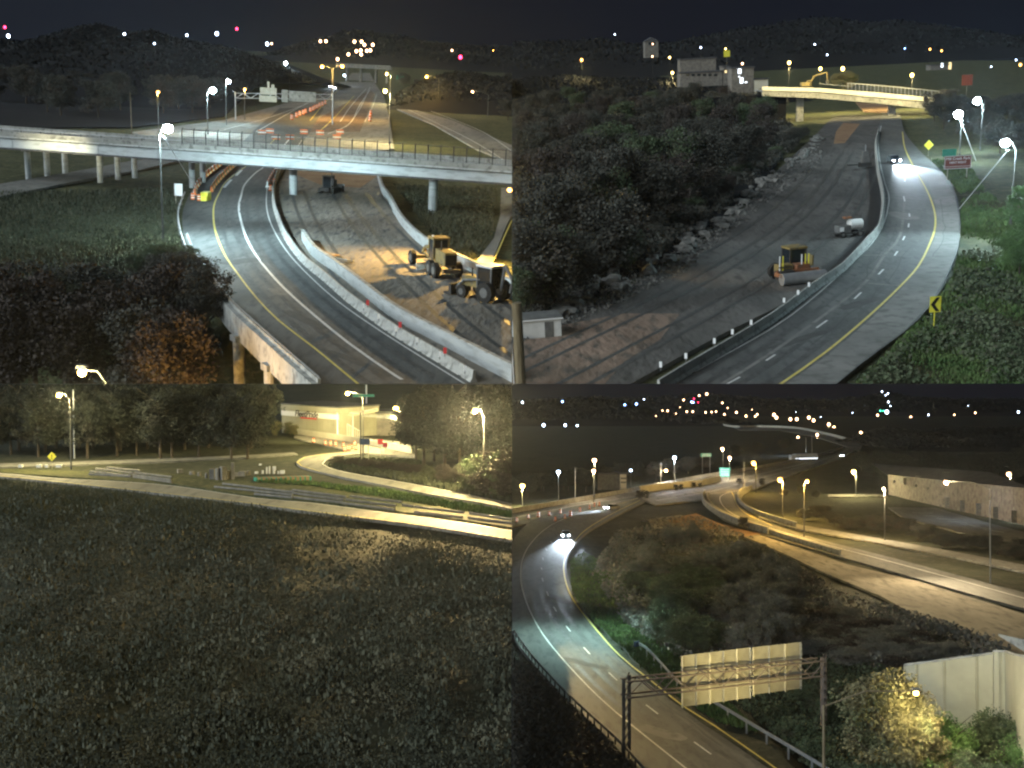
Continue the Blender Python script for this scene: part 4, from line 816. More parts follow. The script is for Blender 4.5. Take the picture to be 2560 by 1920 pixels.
gn = thing(V, 'compressor', 'white tanked compressor with a faded orange top on the haul road', 'compressor', V.L(2118, 592), R(12), sc=1.1)
part('tank', MB().cyl((.2, 0, 1.4), (1.7, 0, 1.4), .62, .62, 14), M_mwhite, gn); part('body', MB().box(-.6, 0, 1.0, 1.5, 1.1, .8), M_mgrey, gn); part('top_panel', MB().box(.1, .3, 2.2, .9, .7, .22), M_dull, gn); part('grille', MB().box(-1.0, -.57, 1.0, .5, .04, .5), M_refl, gn); part('chassis', MB().box(.2, 0, .5, 3.6, 1.1, .16), M_dark, gn)
for x in (-.9, 1.3): wheel(gn, x, -.6, .38, .25); wheel(gn, x, .6, .38, .25)
lt = thing(V, 'light_tower', 'dark mobile light tower standing at the trench edge', 'light tower', V.L(2162, 422)); part('trailer', MB().box(0, 0, .8, 2.2, 1.4, .9), M_dark, lt); part('housing', MB().box(0, 0, 2.3, 1.6, 1.2, 2.2, taper=.6), M_mgrey, lt); part('mast', MB().cyl((0, 0, 1), (0, 0, 4.6), .1), M_steel, lt); part('outrigger', MB().cyl((-3.6, -.2, .9), (0, 0, .8), .1), M_dark, lt)
# rubble along the wood
GRK = 'broken rock slabs along the edge of the wood'
rp = [(1300, 850), (1410, 790), (1480, 740), (1560, 715), (1640, 680), (1700, 640), (1790, 580), (1870, 515), (1930, 455), (1985, 425), (2030, 375), (2060, 345)]
for k in range(150):
    t_ = random.random() ** .9 * (len(rp) - 1); i = int(t_); f_ = t_ - i; x = rp[i][0] + (rp[i + 1][0] - rp[i][0]) * f_; y = rp[i][1] + (rp[i + 1][1] - rp[i][1]) * f_; s = V.sc(x, y)
    j = random.uniform(-2.6, 1.2); p = V.L(x - 2.6 * s * .3 + random.uniform(-1, 1) * s, y + j * s * .55); o = single(V, 'broken_rock', ROCKS[k % 6], None, 'grey broken rock slab in the rubble row below the wood', 'rock', (p.x, p.y, .1 + random.uniform(0, .5)), random.uniform(0, 6), GRK, [random.uniform(.35, 1.25)] * 3)
scatter(V, 'rubble_fragments', [(1300, 860), (1400, 740), (1640, 655), (1780, 560), (1990, 400), (2060, 350), (2050, 410), (1900, 520), (1700, 690), (1480, 790)], 5000, .13, M_rock, 'small broken stone between the slabs', up=0, asp=.8)
scatter(V, 'undergrowth', [(1270, 700), (1500, 600), (1700, 500), (1860, 360), (1960, 300), (1990, 330), (2010, 350), (1920, 430), (1820, 520), (1740, 580), (1600, 680), (1440, 745), (1300, 830), (1270, 830)], 30000, .13, M_leafd, 'tangled undergrowth between the wood and the rubble row', h=2.0, asp=1, up=0, clump=.2)
tracks(V, [(1300, 960), (1500, 860), (1700, 760), (1880, 660), (2020, 560), (2100, 470), (2150, 380)], (-5, -2.8, 1.5, 3.7, 7.5), work, .5, .058)
# near left: timber pole and white cabin
up = thing(V, 'utility_pole', 'thick timber pole at the bottom left of the west view', 'pole', V.L(1303, 985)); part('pole', MB().cyl((0, 0, -3), (0, 0, (985 - 742) / V.sc(1303, 985)), .42, .36, 14), M_wood, up); part('cable', MB().cyl((-.5, -.1, 0), (-.5, -.1, 6.0), .04, None, 5), M_refl, up)
cb = thing(V, 'site_cabin', 'white flat roofed site cabin behind the timber pole', 'cabin', V.L(1340, 838), R(8)); part('wall', MB().box(0, 0, .85, 4.2, 2.6, 1.7), M_mwhite, cb); part('roof', MB().box(0, 0, 1.79, 4.5, 2.9, .16), M_mgrey, cb); part('roof_edge', MB().box(0, -1.47, 1.72, 4.5, .05, .12), M_refl, cb); part('door', MB().box(1.0, -1.31, .75, .8, .04, 1.4), M_mgrey, cb)
# woods
GW = 'trees of the wood left of the haul road'
for row, (y0, n, h) in enumerate(((285, 17, 11), (320, 16, 12), (375, 15, 12), (440, 12, 12), (520, 10, 12), (600, 8, 12), (690, 6, 11), (770, 4, 10))):
    for i in range(n):
        xm = np.interp(y0, [285, 375, 470, 640, 800], [1960, 1930, 1850, 1640, 1390]); x = 1270 + (xm - 1270) * (i + random.uniform(.1, .9)) / n
        k = random.choice('dddbg'); tree(V, x, y0 + random.uniform(-16, 16), h * random.uniform(.8, 1.15), h * random.uniform(.8, 1.1), k, ('brownish' if k == 'b' else 'greenish' if k == 'g' else 'dark grey') + ' tree in the ' + ('far' if row < 2 else 'middle' if row < 5 else 'near') + (' left' if x < 1480 else ' right') + ' part of the wood beside the haul road', GW)
for k_ in range(64):
    t_ = (k_ + random.random()) / 64 * (len(rp) - 1.01); i = int(t_); x = rp[i][0] + (rp[i + 1][0] - rp[i][0]) * (t_ - i); y = rp[i][1] + (rp[i + 1][1] - rp[i][1]) * (t_ - i); s = V.sc(x, y); h = random.uniform(2.0, 3.8); bush(V, x - random.uniform(4.5, 7.5) * s * .8, y - random.uniform(1, 3) * s * .5, h, h * 1.5, random.choice('ddbg'), 'low bush at the foot of the wood above the rubble row', 'bushes above the rubble row')
for x, y, h in ((1385, 770, 9), (1320, 740, 9), (1300, 800, 6), (1560, 690, 6)): tree(V, x, y, h, h * .8, 'g', 'slender green tree at the near edge of the wood by the rubble', 'greener trees by the rubble')
t = tree(V, 2108, 290, 8, 13, 'y', 'small yellow lit tree behind the street bridge fence'); t.matrix_world = V.M @ Matrix.Translation((V.at(2108, 230, Y + 24).x, Y + 24, V.at(2108, 226, Y + 24).z - 1))
for x, y in ((2370, 285), (2400, 300), (2440, 290), (2480, 310), (2520, 300), (2555, 320), (2470, 350), (2420, 345), (2540, 390), (2360, 320), (2335, 300), (2560, 270), (2500, 380)): tree(V, x, y, random.uniform(6, 10), 10, 'd', 'dark tree on the slope behind the white floodlights', 'trees behind the white floodlights')
for x, y, h, w in ((2562, 575, 6.5, 7), (2570, 640, 6, 7), (2548, 690, 5, 7)): tree(V, x, y, h, w, 'v', 'bright green leafy bush at the right edge below the floodlight', 'bright green bushes at the right edge', name='bush', cat='bush')
scatter(V, 'verge_grass', [(2400, 500), (2470, 480), (2575, 560), (2575, 965), (2120, 965), (2200, 900), (2300, 800), (2380, 700), (2405, 600)], 30000, .06, M_grassg, 'green verge grass right of the curved road', clump=.12)
scatter(V, 'verge_weeds', [(2420, 600), (2575, 700), (2575, 965), (2140, 965), (2280, 850), (2370, 740)], 9000, .11, M_leaf, 'leafy weeds on the bank right of the chevron sign', h=.9, asp=1.2, up=0, clump=.2)
scatter(V, 'verge_grass', [(2330, 400), (2420, 410), (2460, 470), (2400, 480)], 3000, .08, M_grassg, 'short grass under the brown park sign')
# ================================================================ VIEW NORTH (lower left)
V = LL; random.seed(21)
def h_ll(x, y): return rough(x, y) * (.6 if y > V.L(640, 1262).y else 1.6) - (.0 if y > V.L(640, 1262).y else .3)
terrain(V, 'field_ground', M_field, -300, 1290, 900, 2060, h_ll, 110, 150)
ra = struct(V, 'service_road', band_mesh(V, 'service_road', [(-220, 1174), (0, 1183), (145, 1196), (289, 1203), (434, 1215), (640, 1245), (785, 1258), (958, 1281), (1132, 1303), (1300, 1331)], [(-220, 1180), (0, 1192), (145, 1206), (347, 1228), (492, 1244), (640, 1262), (785, 1281), (929, 1299), (1074, 1317), (1300, 1354)], .05, M_asph2))
line(V, 'white_edge_line', [(-220, 1175), (0, 1184), (145, 1197), (289, 1204), (434, 1216), (640, 1246), (785, 1259), (958, 1282), (1132, 1304), (1300, 1332)], .22, .07, M_white, ra)
line(V, 'yellow_edge_line', [(-220, 1179), (0, 1191), (145, 1205), (347, 1227), (492, 1243), (640, 1260.5), (785, 1279.5), (929, 1297.5), (1074, 1315.5), (1300, 1352)], .22, .07, M_yellow, ra)
rb_ = struct(V, 'ramp_road', band_mesh(V, 'ramp_road', [(1300, 1264), (1190, 1241), (1074, 1218), (958, 1197), (871, 1182), (820, 1170), (803, 1161), (812, 1150), (842, 1141), (900, 1134), (1000, 1129)], [(1300, 1276), (1190, 1255), (1074, 1236), (958, 1213), (871, 1196), (800, 1180), (752, 1166), (741, 1155), (760, 1143), (808, 1135), (900, 1127)], .05, M_asph2))
line(V, 'white_edge_line', [(1300, 1265), (1190, 1242), (1074, 1219), (958, 1198), (871, 1183), (822, 1170), (806, 1161), (814, 1151), (843, 1142), (900, 1135)], .22, .07, M_white, rb_)
line(V, 'yellow_edge_line', [(800, 1179), (754, 1166), (743, 1156), (762, 1144), (808, 1136), (886, 1129)], .22, .07, M_yellow, rb_)
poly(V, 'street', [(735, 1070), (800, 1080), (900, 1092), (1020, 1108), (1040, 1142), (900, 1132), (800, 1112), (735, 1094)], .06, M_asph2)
poly(V, 'back_path', [(-50, 1160), (150, 1155), (434, 1146), (640, 1137), (735, 1131), (745, 1136), (640, 1143), (434, 1153), (150, 1163), (-50, 1170)], .04, M_shoulder)
poly(V, 'verge_ground', [(0, 1172), (200, 1178), (420, 1184), (640, 1200), (800, 1212), (960, 1230), (1130, 1262), (1280, 1300), (1280, 1318), (1130, 1296), (960, 1274), (785, 1252), (640, 1240), (434, 1210), (145, 1191), (0, 1181)], .03, M_grass)
# lit street wall, building
sw = thing(V, 'street_barrier', 'long bright concrete barrier along the lit street below the shop', 'barrier wall'); me = wallmesh('wall_face', curve(V, [(742, 1086), (800, 1094), (880, 1106), (960, 1120), (1030, 1134)], 2), 0, 1.3, .3, M_wall); link('wall_face', me, sw)
B = V.L(705, 1082); B2 = V.L(848, 1096); bd = (B2 - B); Lb = bd.length; ba = math.atan2(bd.y, bd.x); bl = thing(V, 'shop_building', 'cream panelled shop building with a dark and red sign on a bright band', 'building', B, ba)
hb = (1084 - 1012) / V.sc(705, 1082)
part('wall', MB().box(Lb / 2, 6, hb / 2, Lb, 12, hb), M_cream, bl)
n = 11
for k in range(n): part('wall_panel', MB().box(Lb * (k + .5) / n, -.04, hb * .31, Lb / n - .06, .08, hb * .60), M_cream, bl)
part('sign_band', MB().box(Lb / 2, -.08, hb * .70, Lb + .1, .14, hb * .17), M_refl, bl); part('fascia', MB().box(Lb / 2, -.12, hb * .90, Lb + .2, .18, hb * .2), M_cream, bl); part('roof', MB().box(Lb / 2, 6, hb + .15, Lb + .6, 12.6, .3), M_roof, bl)
o = link('lettering', text_mesh('FleetPride', 2.1, M_black, .04), bl); o.location = (Lb * .47, -.4, hb * .72); o.data.transform(Matrix(((1, 0, .2, 0), (0, 1, 0, 0), (0, 0, 1, 0), (0, 0, 0, 1))))
part('lettering_underline', MB().box(Lb * .49, -.2, hb * .585, 6, .06, .34), M_red, bl); part('downpipe', MB().box(Lb - .3, -.2, hb * .42, .3, .2, hb * .84), M_refl, bl)
rf = house.__globals__  # the same builder serves this view
house('rear_building', 'dark upper building behind the cream shop', 690, 975, 782, 1004, 520, M_house); house('side_building', 'dim building with loading steps right of the cream shop', 852, 1034, 1000, 1090, V.L(900, 1102).y + 14, M_house, win=[(860, 1046, 870, 1062, M_glass), (884, 1048, 900, 1066, M_mgrey), (920, 1050, 934, 1064, M_glass)])
Yb = V.L(848, 1094).y; cp = thing(V, 'entrance_canopy', 'pale canopy beam sticking out right of the cream shop', 'canopy'); part('beam', MB().tube([V.at(846, 1039, Yb), V.at(898, 1033, Yb + 1), V.at(944, 1024, Yb + 2)], .45, 4), M_wall, cp)
for x in (868, 882): p = V.at(x, 1038, Yb + .5); part('post', MB().cyl((p.x, p.y, 0), (p.x, p.y, p.z), .14), M_refl, cp)
for k in range(7): p = V.at(868 + k * 5, 1062 + k * 3, Yb - 1); part('stair_rail', MB().cyl((p.x, p.y, 0), (p.x, p.y, max(.4, p.z)), .05), M_refl, cp)
part('hand_rail', MB().cyl(V.at(868, 1060, Yb - 1), V.at(900, 1078, Yb - 1), .07), M_refl, cp)
# lamps
G = 'yellow street lamps of the north view'
lamp(V, 148, 987, 'yellow street lamp on a bent arm at the far left of the north view', (178, 1169), col='y', r=.62, power=60000, size=178, group=G)
lamp(V, 1188, 1026, 'yellow street lamp on a tall pole in front of the right trees', (1210, 1233), col='y', r=.52, power=100000, size=178, group=G)
lamp(V, 869, 983, 'yellow street lamp over the street in front of the shop', (908, 1139), col='y', r=.55, power=70000, size=178, group=G)
lamp(V, 990, 1022, 'brightest yellow lamp on the wooden pole right of the shop', (1001, 1113), col='y', r=.8, power=60000, size=178, group=G, pole=M_wood)
p = V.at(1188, 1026, V.L(1210, 1233).y); light(V, p + Vector((0, -.5, -.4)), V.L(1150, 1400), 90000, (1, .66, .3), 95, .3)
light(V, p + Vector((-.3, -.6, -.4)), V.L(900, 1390), 170000, (1, .7, .3), 74, .3)
light(V, V.at(760, 1000, V.L(760, 1110).y), V.L(770, 1085), 20000, COLR['y'], 150, .4, bl, 1, 'shop_front_light')  # spot aimed at the shop front, without a fixture of its own
single(V, 'bare_pole', MB().cyl((0, 0, -1), (0, 0, 13), .16, .1), M_steel, 'bare pole right beside the left street lamp', 'pole', V.L(186, 1143))
wr_ = thing(V, 'overhead_wire', 'pale wires strung from the wooden pole past the shop', 'cable'); Yw = V.L(1001, 1113).y
for k in range(3): part('cable', MB().tube([V.at(905, 1036 + k * 2, Yw), V.at(1000, 1042 + k * 3, Yw), V.at(1030, 1050 + k * 3, Yw)], .05, 4), M_steel, wr_)
tw = thing(V, 'mast', 'white mast top with a green street sign behind the shop lamp', 'mast', (V.at(916, 970, 330).x, 330, 0)); h0 = V.at(916, 962, 330).z; part('pole', MB().cyl((0, 0, 0), (0, 0, h0), .2), M_refl, tw); p = V.at(909, 989, 330); part('sign_panel', MB().box(p.x - V.at(916, 970, 330).x, -.2, p.z, 6.4, .1, .75), M_green, tw)
# signs and drums on the street
t, pn = signpost(V, 'road_sign', 'dark blue sign on two posts before the bright street', 'sign', 912, 1152, 1.9, 1.1, 3.6, M_blue, posts=2)
part('post', MB().cyl((-.75, .1, 0), (-.75, .1, 9), .14), M_dark, t)
t, pn = signpost(V, 'stop_sign', 'round red stop sign nearest the dark blue sign', 'sign', 951, 1138, 1.0, 1.0, 2.6, M_red); t2, pn = signpost(V, 'yield_sign', 'second red sign right of the stop sign', 'sign', 963, 1140, .9, .9, 2.2, M_red)
for q in (t, t2): pass
t, pn = signpost(V, 'diamond_sign', 'yellow diamond warning sign at the far left of the north view', 'sign', 130, 1168, 1.15, 1.15, 1.9, M_syel, rot=R(45)); part('arrow_symbol', MB().box(0, -.04, 2.05, .12, .02, .5).box(0, -.04, 1.6, .14, .02, .25), M_black, pn)
G = 'drums and posts closing the bright street'
for i, (x, y) in enumerate(((784, 1104), (813, 1110), (826, 1111), (839, 1112), (858, 1115), (862, 1125), (872, 1123), (880, 1120), (890, 1122), (886, 1112))):
    spawn(K_drum, V, 'traffic_drum', 'orange drum on the bright street before the shop', 'drum', V.L(x, y + 3), 0, G, 1.1)
# pipes, pallets, manholes
G = 'concrete pipes laid along the service road'
def pipe(x0, y0, x1, y1, r=.34, z=0):
    a, b = V.L(x0, y0), V.L(x1, y1); t = thing(V, 'pipe', 'long grey pipe lying beside the service road', 'pipe', (a.x, a.y, r + z), math.atan2(b.y - a.y, b.x - a.x), G); l = (b - a).length
    part('pipe_body', MB().cyl((0, 0, 0), (l, 0, 0), r, r, 12), M_pipe, t); part('collar', MB().cyl((-.25, 0, 0), (.35, 0, 0), r * 1.18, r * 1.18, 12), M_pipe, t); part('bore_shade_disc', MB().cyl((-.26, 0, 0), (-.24, 0, 0), r * .8, r * .8, 12), M_black, t)  # solid pipe; a black disc paints the shade of its hollow end
for a in ((243, 1174, 334, 1185), (229, 1181, 330, 1192), (226, 1188, 328, 1194), (335, 1190, 428, 1202), (336, 1195, 430, 1208), (340, 1184, 430, 1195), (270, 1171, 350, 1179)): pipe(*a, r=.17)
for x0, y0, x1, y1 in ((640, 1222, 734, 1233), (640, 1230, 732, 1240), (640, 1238, 731, 1247), (560, 1212, 638, 1221), (540, 1220, 636, 1229), (735, 1228, 866, 1245), (735, 1236, 860, 1252), (733, 1246, 856, 1259), (880, 1243, 1004, 1258), (868, 1252, 990, 1267), (860, 1261, 988, 1277), (1042, 1270, 1160, 1284), (1040, 1284, 1156, 1296), (1178, 1286, 1290, 1303), (1175, 1298, 1290, 1312), (1010, 1265, 1036, 1269)): pipe(x0, y0, x1, y1, r=.17)
G = 'pale blocks stored beside the pipes'
for x, y, w, h in ((657, 1184, 4, 8), (667, 1184, 3, 16), (674, 1183, 3, 18), (686, 1171, 7, 10), (685, 1184, 5, 7), (696, 1184, 4, 6), (706, 1184, 11, 8), (641, 1184, 8, 5), (651, 1161, 6, 3)):
    s = V.sc(x, 1184); p = V.L(x, 1184); single(V, 'concrete_block', MB().box(0, 0, 0, w / s, .8, h / s), M_mwhite, 'pale block standing upright behind the pipe row', 'block', (p.x, p.y, max(h / s / 2, (1184 - y) / s)), .1, G)
for x, y, w, h in ((530, 1198, 12, 26), (545, 1200, 14, 30), (558, 1200, 12, 34), (571, 1198, 8, 22), (582, 1198, 8, 42), (516, 1196, 7, 14), (498, 1190, 9, 10), (480, 1186, 14, 8), (450, 1182, 12, 9), (590, 1190, 12, 8), (606, 1190, 16, 12), (622, 1188, 10, 12)):
    s = V.sc(x, y); p = V.L(x, y); m = MB().cyl((0, 0, 0), (0, 0, h / s), w / s / 2, w / s / 2 * .9, 12) if w % 4 else MB().box(0, 0, h / s / 2, w / s, 1, h / s)
    single(V, 'manhole_section', m, M_pipe, 'grey precast section in the crowded storage row', 'precast section', p, random.random(), 'precast sections beside the pipes')
for k in range(34):
    x = 640 + k * 4.0; p = V.L(x, 1203 - k * .12); single(V, 'timber_block', MB().box(0, 0, .3, .34, 1.6, .6), M_lum if k % 3 else M_green, 'short timber block in the long row behind the pipes', 'timber', p, .5, 'timber blocks behind the pipes')
for x, w in ((52, 10), (98, 12), (148, 14), (118, 8)): s = V.sc(x, 1168); single(V, 'concrete_block', MB().box(0, 0, .2, w / s, .6, .5), M_mwhite, 'low pale block on the grass near the left lamp', 'block', V.L(x, 1168), 0, 'blocks near the left lamp')
# woods
G = 'dark trees behind the north field'
for row, (y0, n, h) in enumerate(((1100, 13, 16), (1122, 13, 15), (1140, 12, 13))):
    for i in range(n): x = -40 + 690 * (i + random.uniform(.1, .9)) / n; tree(V, x, y0 + random.uniform(-8, 6), h * random.uniform(.9, 1.25), h * .95, 'n', 'tall dark tree in the ' + ('back', 'middle', 'front')[row] + ' row of the wood ' + ('left of the left lamp' if x < 170 else 'between left lamp and shop'), G)
for x, y, h in ((1060, 1165, 15), (1110, 1175, 17), (1150, 1180, 16), (1200, 1150, 16), (1260, 1160, 17), (1085, 1150, 16), (1290, 1190, 15), (1040, 1148, 13), (1230, 1185, 14), (1030, 1120, 12)): tree(V, x, y, h, h * .85, 'n', 'tall dark tree of the wood behind the right lamp', 'dark trees behind the right lamp')
for x, y, h, k in ((1190, 1232, 7, 'g'), (1228, 1238, 8, 'b'), (1262, 1243, 8, 'g'), (1285, 1248, 9, 'b'), (1150, 1214, 4, 'b'), (1110, 1205, 3.5, 'b')): bush(V, x, y, h, h * 1.1, k, 'leafy bush under the right lamp by the curved ramp', 'bushes under the right lamp')
for x, y, h in ((735, 1090, 3), (722, 1086, 3.5), (690, 1088, 4)): bush(V, x, y, h, h, 'y' if h < 5 else 'g', 'bush at the left corner of the cream shop', 'bushes at the shop')
for x in (845, 880, 920, 960, 1000, 1035): bush(V, x, 1160 + (x - 845) * .12, 1.8, 5, 'b', 'low brown bush on the bank between the ramps', 'low bushes between the ramps')
# field growth
scatter(V, 'field_weeds', [(-20, 1215), (300, 1240), (640, 1275), (1290, 1365), (1290, 1940), (-20, 1940)], 150000, .055, M_weed, 'dark waist high weeds filling the field', h=1.1, asp=1.1, up=0, clump=.22)
scatter(V, 'tall_weeds', [(-20, 1250), (640, 1320), (1290, 1400), (1290, 1940), (-20, 1940)], 16000, .10, M_weed, 'taller weed clumps standing out of the field', h=1.9, asp=1.3, up=1, clump=.45)
scatter(V, 'field_grass', [(-20, 1196), (347, 1232), (492, 1248), (929, 1303), (1290, 1358), (1290, 1480), (640, 1400), (-20, 1300)], 44000, .04, M_grassb, 'pale dry grass along the service road edge', h=.5, asp=3, clump=.08)
scatter(V, 'field_grass', [(-20, 1300), (1290, 1400), (1290, 1940), (-20, 1940)], 20000, .03, M_grassb, 'scattered pale grass stalks in the dark field', h=1.2, asp=3.5, clump=.16)
scatter(V, 'verge_grass', [(640, 1195), (960, 1226), (1290, 1285), (1290, 1300), (960, 1245), (780, 1215), (640, 1206)], 7000, .10, M_grassg, 'green grass between the pipes and the ramp')
scatter(V, 'verge_grass', [(820, 1165), (900, 1148), (1040, 1150), (1200, 1230), (1290, 1255), (1050, 1208), (880, 1180)], 7000, .10, M_grassb, 'brown grass on the bank inside the ramp')
# ================================================================ VIEW EAST (lower right)
V = LR; random.seed(31)
def h_lr(x, y):
    k = 0
    z = rough(x, y) + 3.2 * math.exp(-((x - 31) / 8) ** 2 - ((y - 180) / 38) ** 2)
    q = V.L(2250, 1930); dx = (x - V.L(1960, 1880).x) / 6; dy = (V.L(2000, 1720).y - y) / 12
    return z - 5 * max(0, min(1, dx)) * max(0, min(1, dy))
terrain(V, 'grass_ground', M_field, 1275, 2820, 1006, 2060, h_lr, 120, 140)
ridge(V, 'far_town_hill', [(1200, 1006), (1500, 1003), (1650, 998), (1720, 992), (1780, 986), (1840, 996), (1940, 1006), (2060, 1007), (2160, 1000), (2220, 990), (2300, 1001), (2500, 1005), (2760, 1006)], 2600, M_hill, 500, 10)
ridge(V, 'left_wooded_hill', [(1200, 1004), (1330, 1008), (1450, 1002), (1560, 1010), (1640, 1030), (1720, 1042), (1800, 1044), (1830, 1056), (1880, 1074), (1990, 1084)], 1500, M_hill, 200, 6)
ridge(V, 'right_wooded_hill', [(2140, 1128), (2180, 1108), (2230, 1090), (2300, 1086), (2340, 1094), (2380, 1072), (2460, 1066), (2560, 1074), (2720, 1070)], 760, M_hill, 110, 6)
rc = struct(V, 'curved_road', band_mesh(V, 'curved_road', [(1676, 2030), (1592, 1935), (1541, 1868), (1411, 1745), (1330, 1655), (1289, 1600), (1278, 1550), (1270, 1460), (1272, 1390), (1290, 1340), (1330, 1302), (1400, 1275), (1500, 1255), (1600, 1240)], [(2020, 2000), (1924, 1925), (1786, 1829), (1708, 1780), (1622, 1710), (1552, 1650), (1486, 1565), (1440, 1497), (1420, 1440), (1418, 1400), (1436, 1364), (1470, 1330), (1540, 1290), (1612, 1254)], .06, M_asph))
for nm, px, w, m in (('white_edge_line', [(1800, 1990), (1711, 1920), (1581, 1816), (1500, 1747), (1419, 1663), (1358, 1588), (1323, 1524), (1305, 1469), (1302, 1435), (1306, 1400), (1323, 1365), (1355, 1330), (1396, 1304), (1454, 1283), (1526, 1261), (1595, 1246)], .17, M_white),
    ('yellow_edge_line', [(2010, 1975), (1920, 1909), (1786, 1816), (1708, 1767), (1621, 1698), (1549, 1640), (1477, 1559), (1430, 1495), (1411, 1440), (1412, 1400), (1428, 1366), (1465, 1325), (1530, 1285), (1600, 1251)], .18, M_yellow)): line(V, nm, px, w, .08, m, rc)
for a, b in (((1355, 1446), (1358, 1455)), ((1367, 1480), (1371, 1491)), ((1384, 1518), (1391, 1530)), ((1415, 1566), (1426, 1580)), ((1459, 1620), (1475, 1637)), ((1522, 1683), (1543, 1703)), ((1615, 1764), (1645, 1787)), ((1735, 1857), (1778, 1888)), ((1353, 1420), (1355, 1425)), ((1357, 1395), (1358, 1401)), ((1364, 1372), (1367, 1377)), ((1376, 1354), (1380, 1358)), ((1850, 1945), (1900, 1980))): line(V, 'lane_dash', [a, b], .16, .085, M_white, rc, 2)
line(V, 'pavement_joint', [(1276, 1385), (1320, 1370), (1380, 1360)], .12, .078, M_tar, rc)
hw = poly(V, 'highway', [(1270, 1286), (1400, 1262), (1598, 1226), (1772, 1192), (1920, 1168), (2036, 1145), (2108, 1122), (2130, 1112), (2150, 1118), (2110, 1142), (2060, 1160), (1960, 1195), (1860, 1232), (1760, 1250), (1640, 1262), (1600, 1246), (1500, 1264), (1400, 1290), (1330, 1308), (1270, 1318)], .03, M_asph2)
poly(V, 'upper_highway', [(1800, 1052), (1850, 1064), (1955, 1064), (2036, 1075), (2099, 1089), (2160, 1106), (2148, 1128), (2090, 1108), (2030, 1090), (1950, 1076), (1850, 1076)], .05, M_asph2)
for px, m in (([(1280, 1302), (1420, 1285), (1540, 1262), (1595, 1246)], M_yellow), ([(1280, 1296), (1420, 1268), (1598, 1240), (1760, 1212), (1920, 1180), (2040, 1152), (2120, 1124)], M_white), ([(1640, 1252), (1780, 1228), (1900, 1196), (2020, 1162), (2110, 1132)], M_white), ([(1640, 1240), (1780, 1212), (1900, 1186), (2020, 1156)], M_white)): line(V, 'lane_line', px, .35, .06, m)
lp = poly(V, 'loop_ramp', [(1762, 1238), (1880, 1225), (1856, 1240), (1848, 1262), (1870, 1284), (1930, 1312), (2060, 1352), (2220, 1392), (2400, 1440), (2590, 1490), (2590, 1530), (2400, 1478), (2200, 1420), (2020, 1370), (1900, 1335), (1810, 1300), (1766, 1266)], .05, M_asph)
line(V, 'white_edge_line', [(1850, 1226), (1806, 1238), (1802, 1256), (1830, 1284), (1900, 1312), (2020, 1350), (2200, 1398), (2400, 1452), (2590, 1505)], .25, .075, M_white)
line(V, 'yellow_edge_line', [(1815, 1232), (1826, 1228), (1834, 1240), (1842, 1262), (1868, 1286), (1930, 1314)], .25, .075, M_yellow)
poly(V, 'frontage_road', [(1900, 1282), (2000, 1312), (2209, 1348), (2400, 1382), (2590, 1418), (2590, 1436), (2400, 1396), (2209, 1360), (1990, 1322), (1896, 1294)], .05, M_shoulder)
poly(V, 'dirt_haul_road', [(1620, 1300), (1700, 1288), (1800, 1316), (1900, 1338), (1990, 1368), (2120, 1412), (2300, 1455), (2590, 1545), (2590, 1660), (2480, 1600), (2300, 1545), (2200, 1490), (2060, 1432), (1960, 1384), (1860, 1342), (1720, 1330), (1640, 1330)], .055, M_tan)
poly(V, 'clay_patch', [(1740, 1284), (1800, 1310), (1900, 1336), (1860, 1342), (1720, 1322), (1660, 1300)], .07, M_clay)
poly(V, 'parking_lot', [(2220, 1268), (2340, 1270), (2480, 1310), (2590, 1338), (2590, 1372), (2480, 1352), (2400, 1330), (2260, 1296)], .05, M_asph)
for k in range(7): line(V, 'parking_line', [(2280 + k * 30, 1282 + k * 7), (2330 + k * 30, 1284 + k * 8)], .2, .07, M_white)
poly(V, 'street_verge', [(2070, 1236), (2196, 1235), (2220, 1240), (2070, 1243)], .05, M_shoulder)
def wallthing(name, label, px, h, m, th=.35, z0=0, cap=None):
    t = thing(V, name, label, 'wall'); P = curve(V, px, 3); link('wall_face', wallmesh('wall_face', P, z0, z0 + h, th, m), t)
    if cap: link('wall_cap', wallmesh('wall_cap', P, z0 + h + .003, z0 + h + .12, th * 1.3, cap), t)
    return t
wallthing('highway_barrier', 'long pale concrete barrier along the far side of the highway', [(1270, 1285), (1400, 1262), (1598, 1226), (1772, 1192), (1920, 1167), (2036, 1144), (2108, 1121)], 1.3, M_conc)
wallthing('viaduct_wall', 'pale bridge wall rising behind the small bushes beside the highway', [(1600, 1232), (1680, 1222), (1740, 1216), (1800, 1204)], 2.2, M_wall)
wallthing('upper_barrier', 'pale barrier along the distant upper highway', [(1790, 1058), (1830, 1068), (1900, 1068), (1990, 1072), (2070, 1088), (2120, 1102)], 2.0, M_wall)
wallthing('loop_wall', 'outer dark curved wall of the loop ramp', [(1762, 1236), (1756, 1248), (1764, 1266), (1800, 1292), (1860, 1318), (1920, 1336)], 1.5, M_concd, cap=M_conc); wallthing('loop_wall', 'inner dark curved wall of the loop ramp', [(1880, 1222), (1850, 1232), (1846, 1252), (1870, 1276), (1920, 1296), (1990, 1318)], 1.1, M_concd, cap=M_conc)
wallthing('loop_wall', 'middle curved wall of the loop ramp', [(1772, 1236), (1768, 1250), (1790, 1276), (1850, 1306), (1960, 1346), (2100, 1388)], .9, M_concd, cap=M_conc)
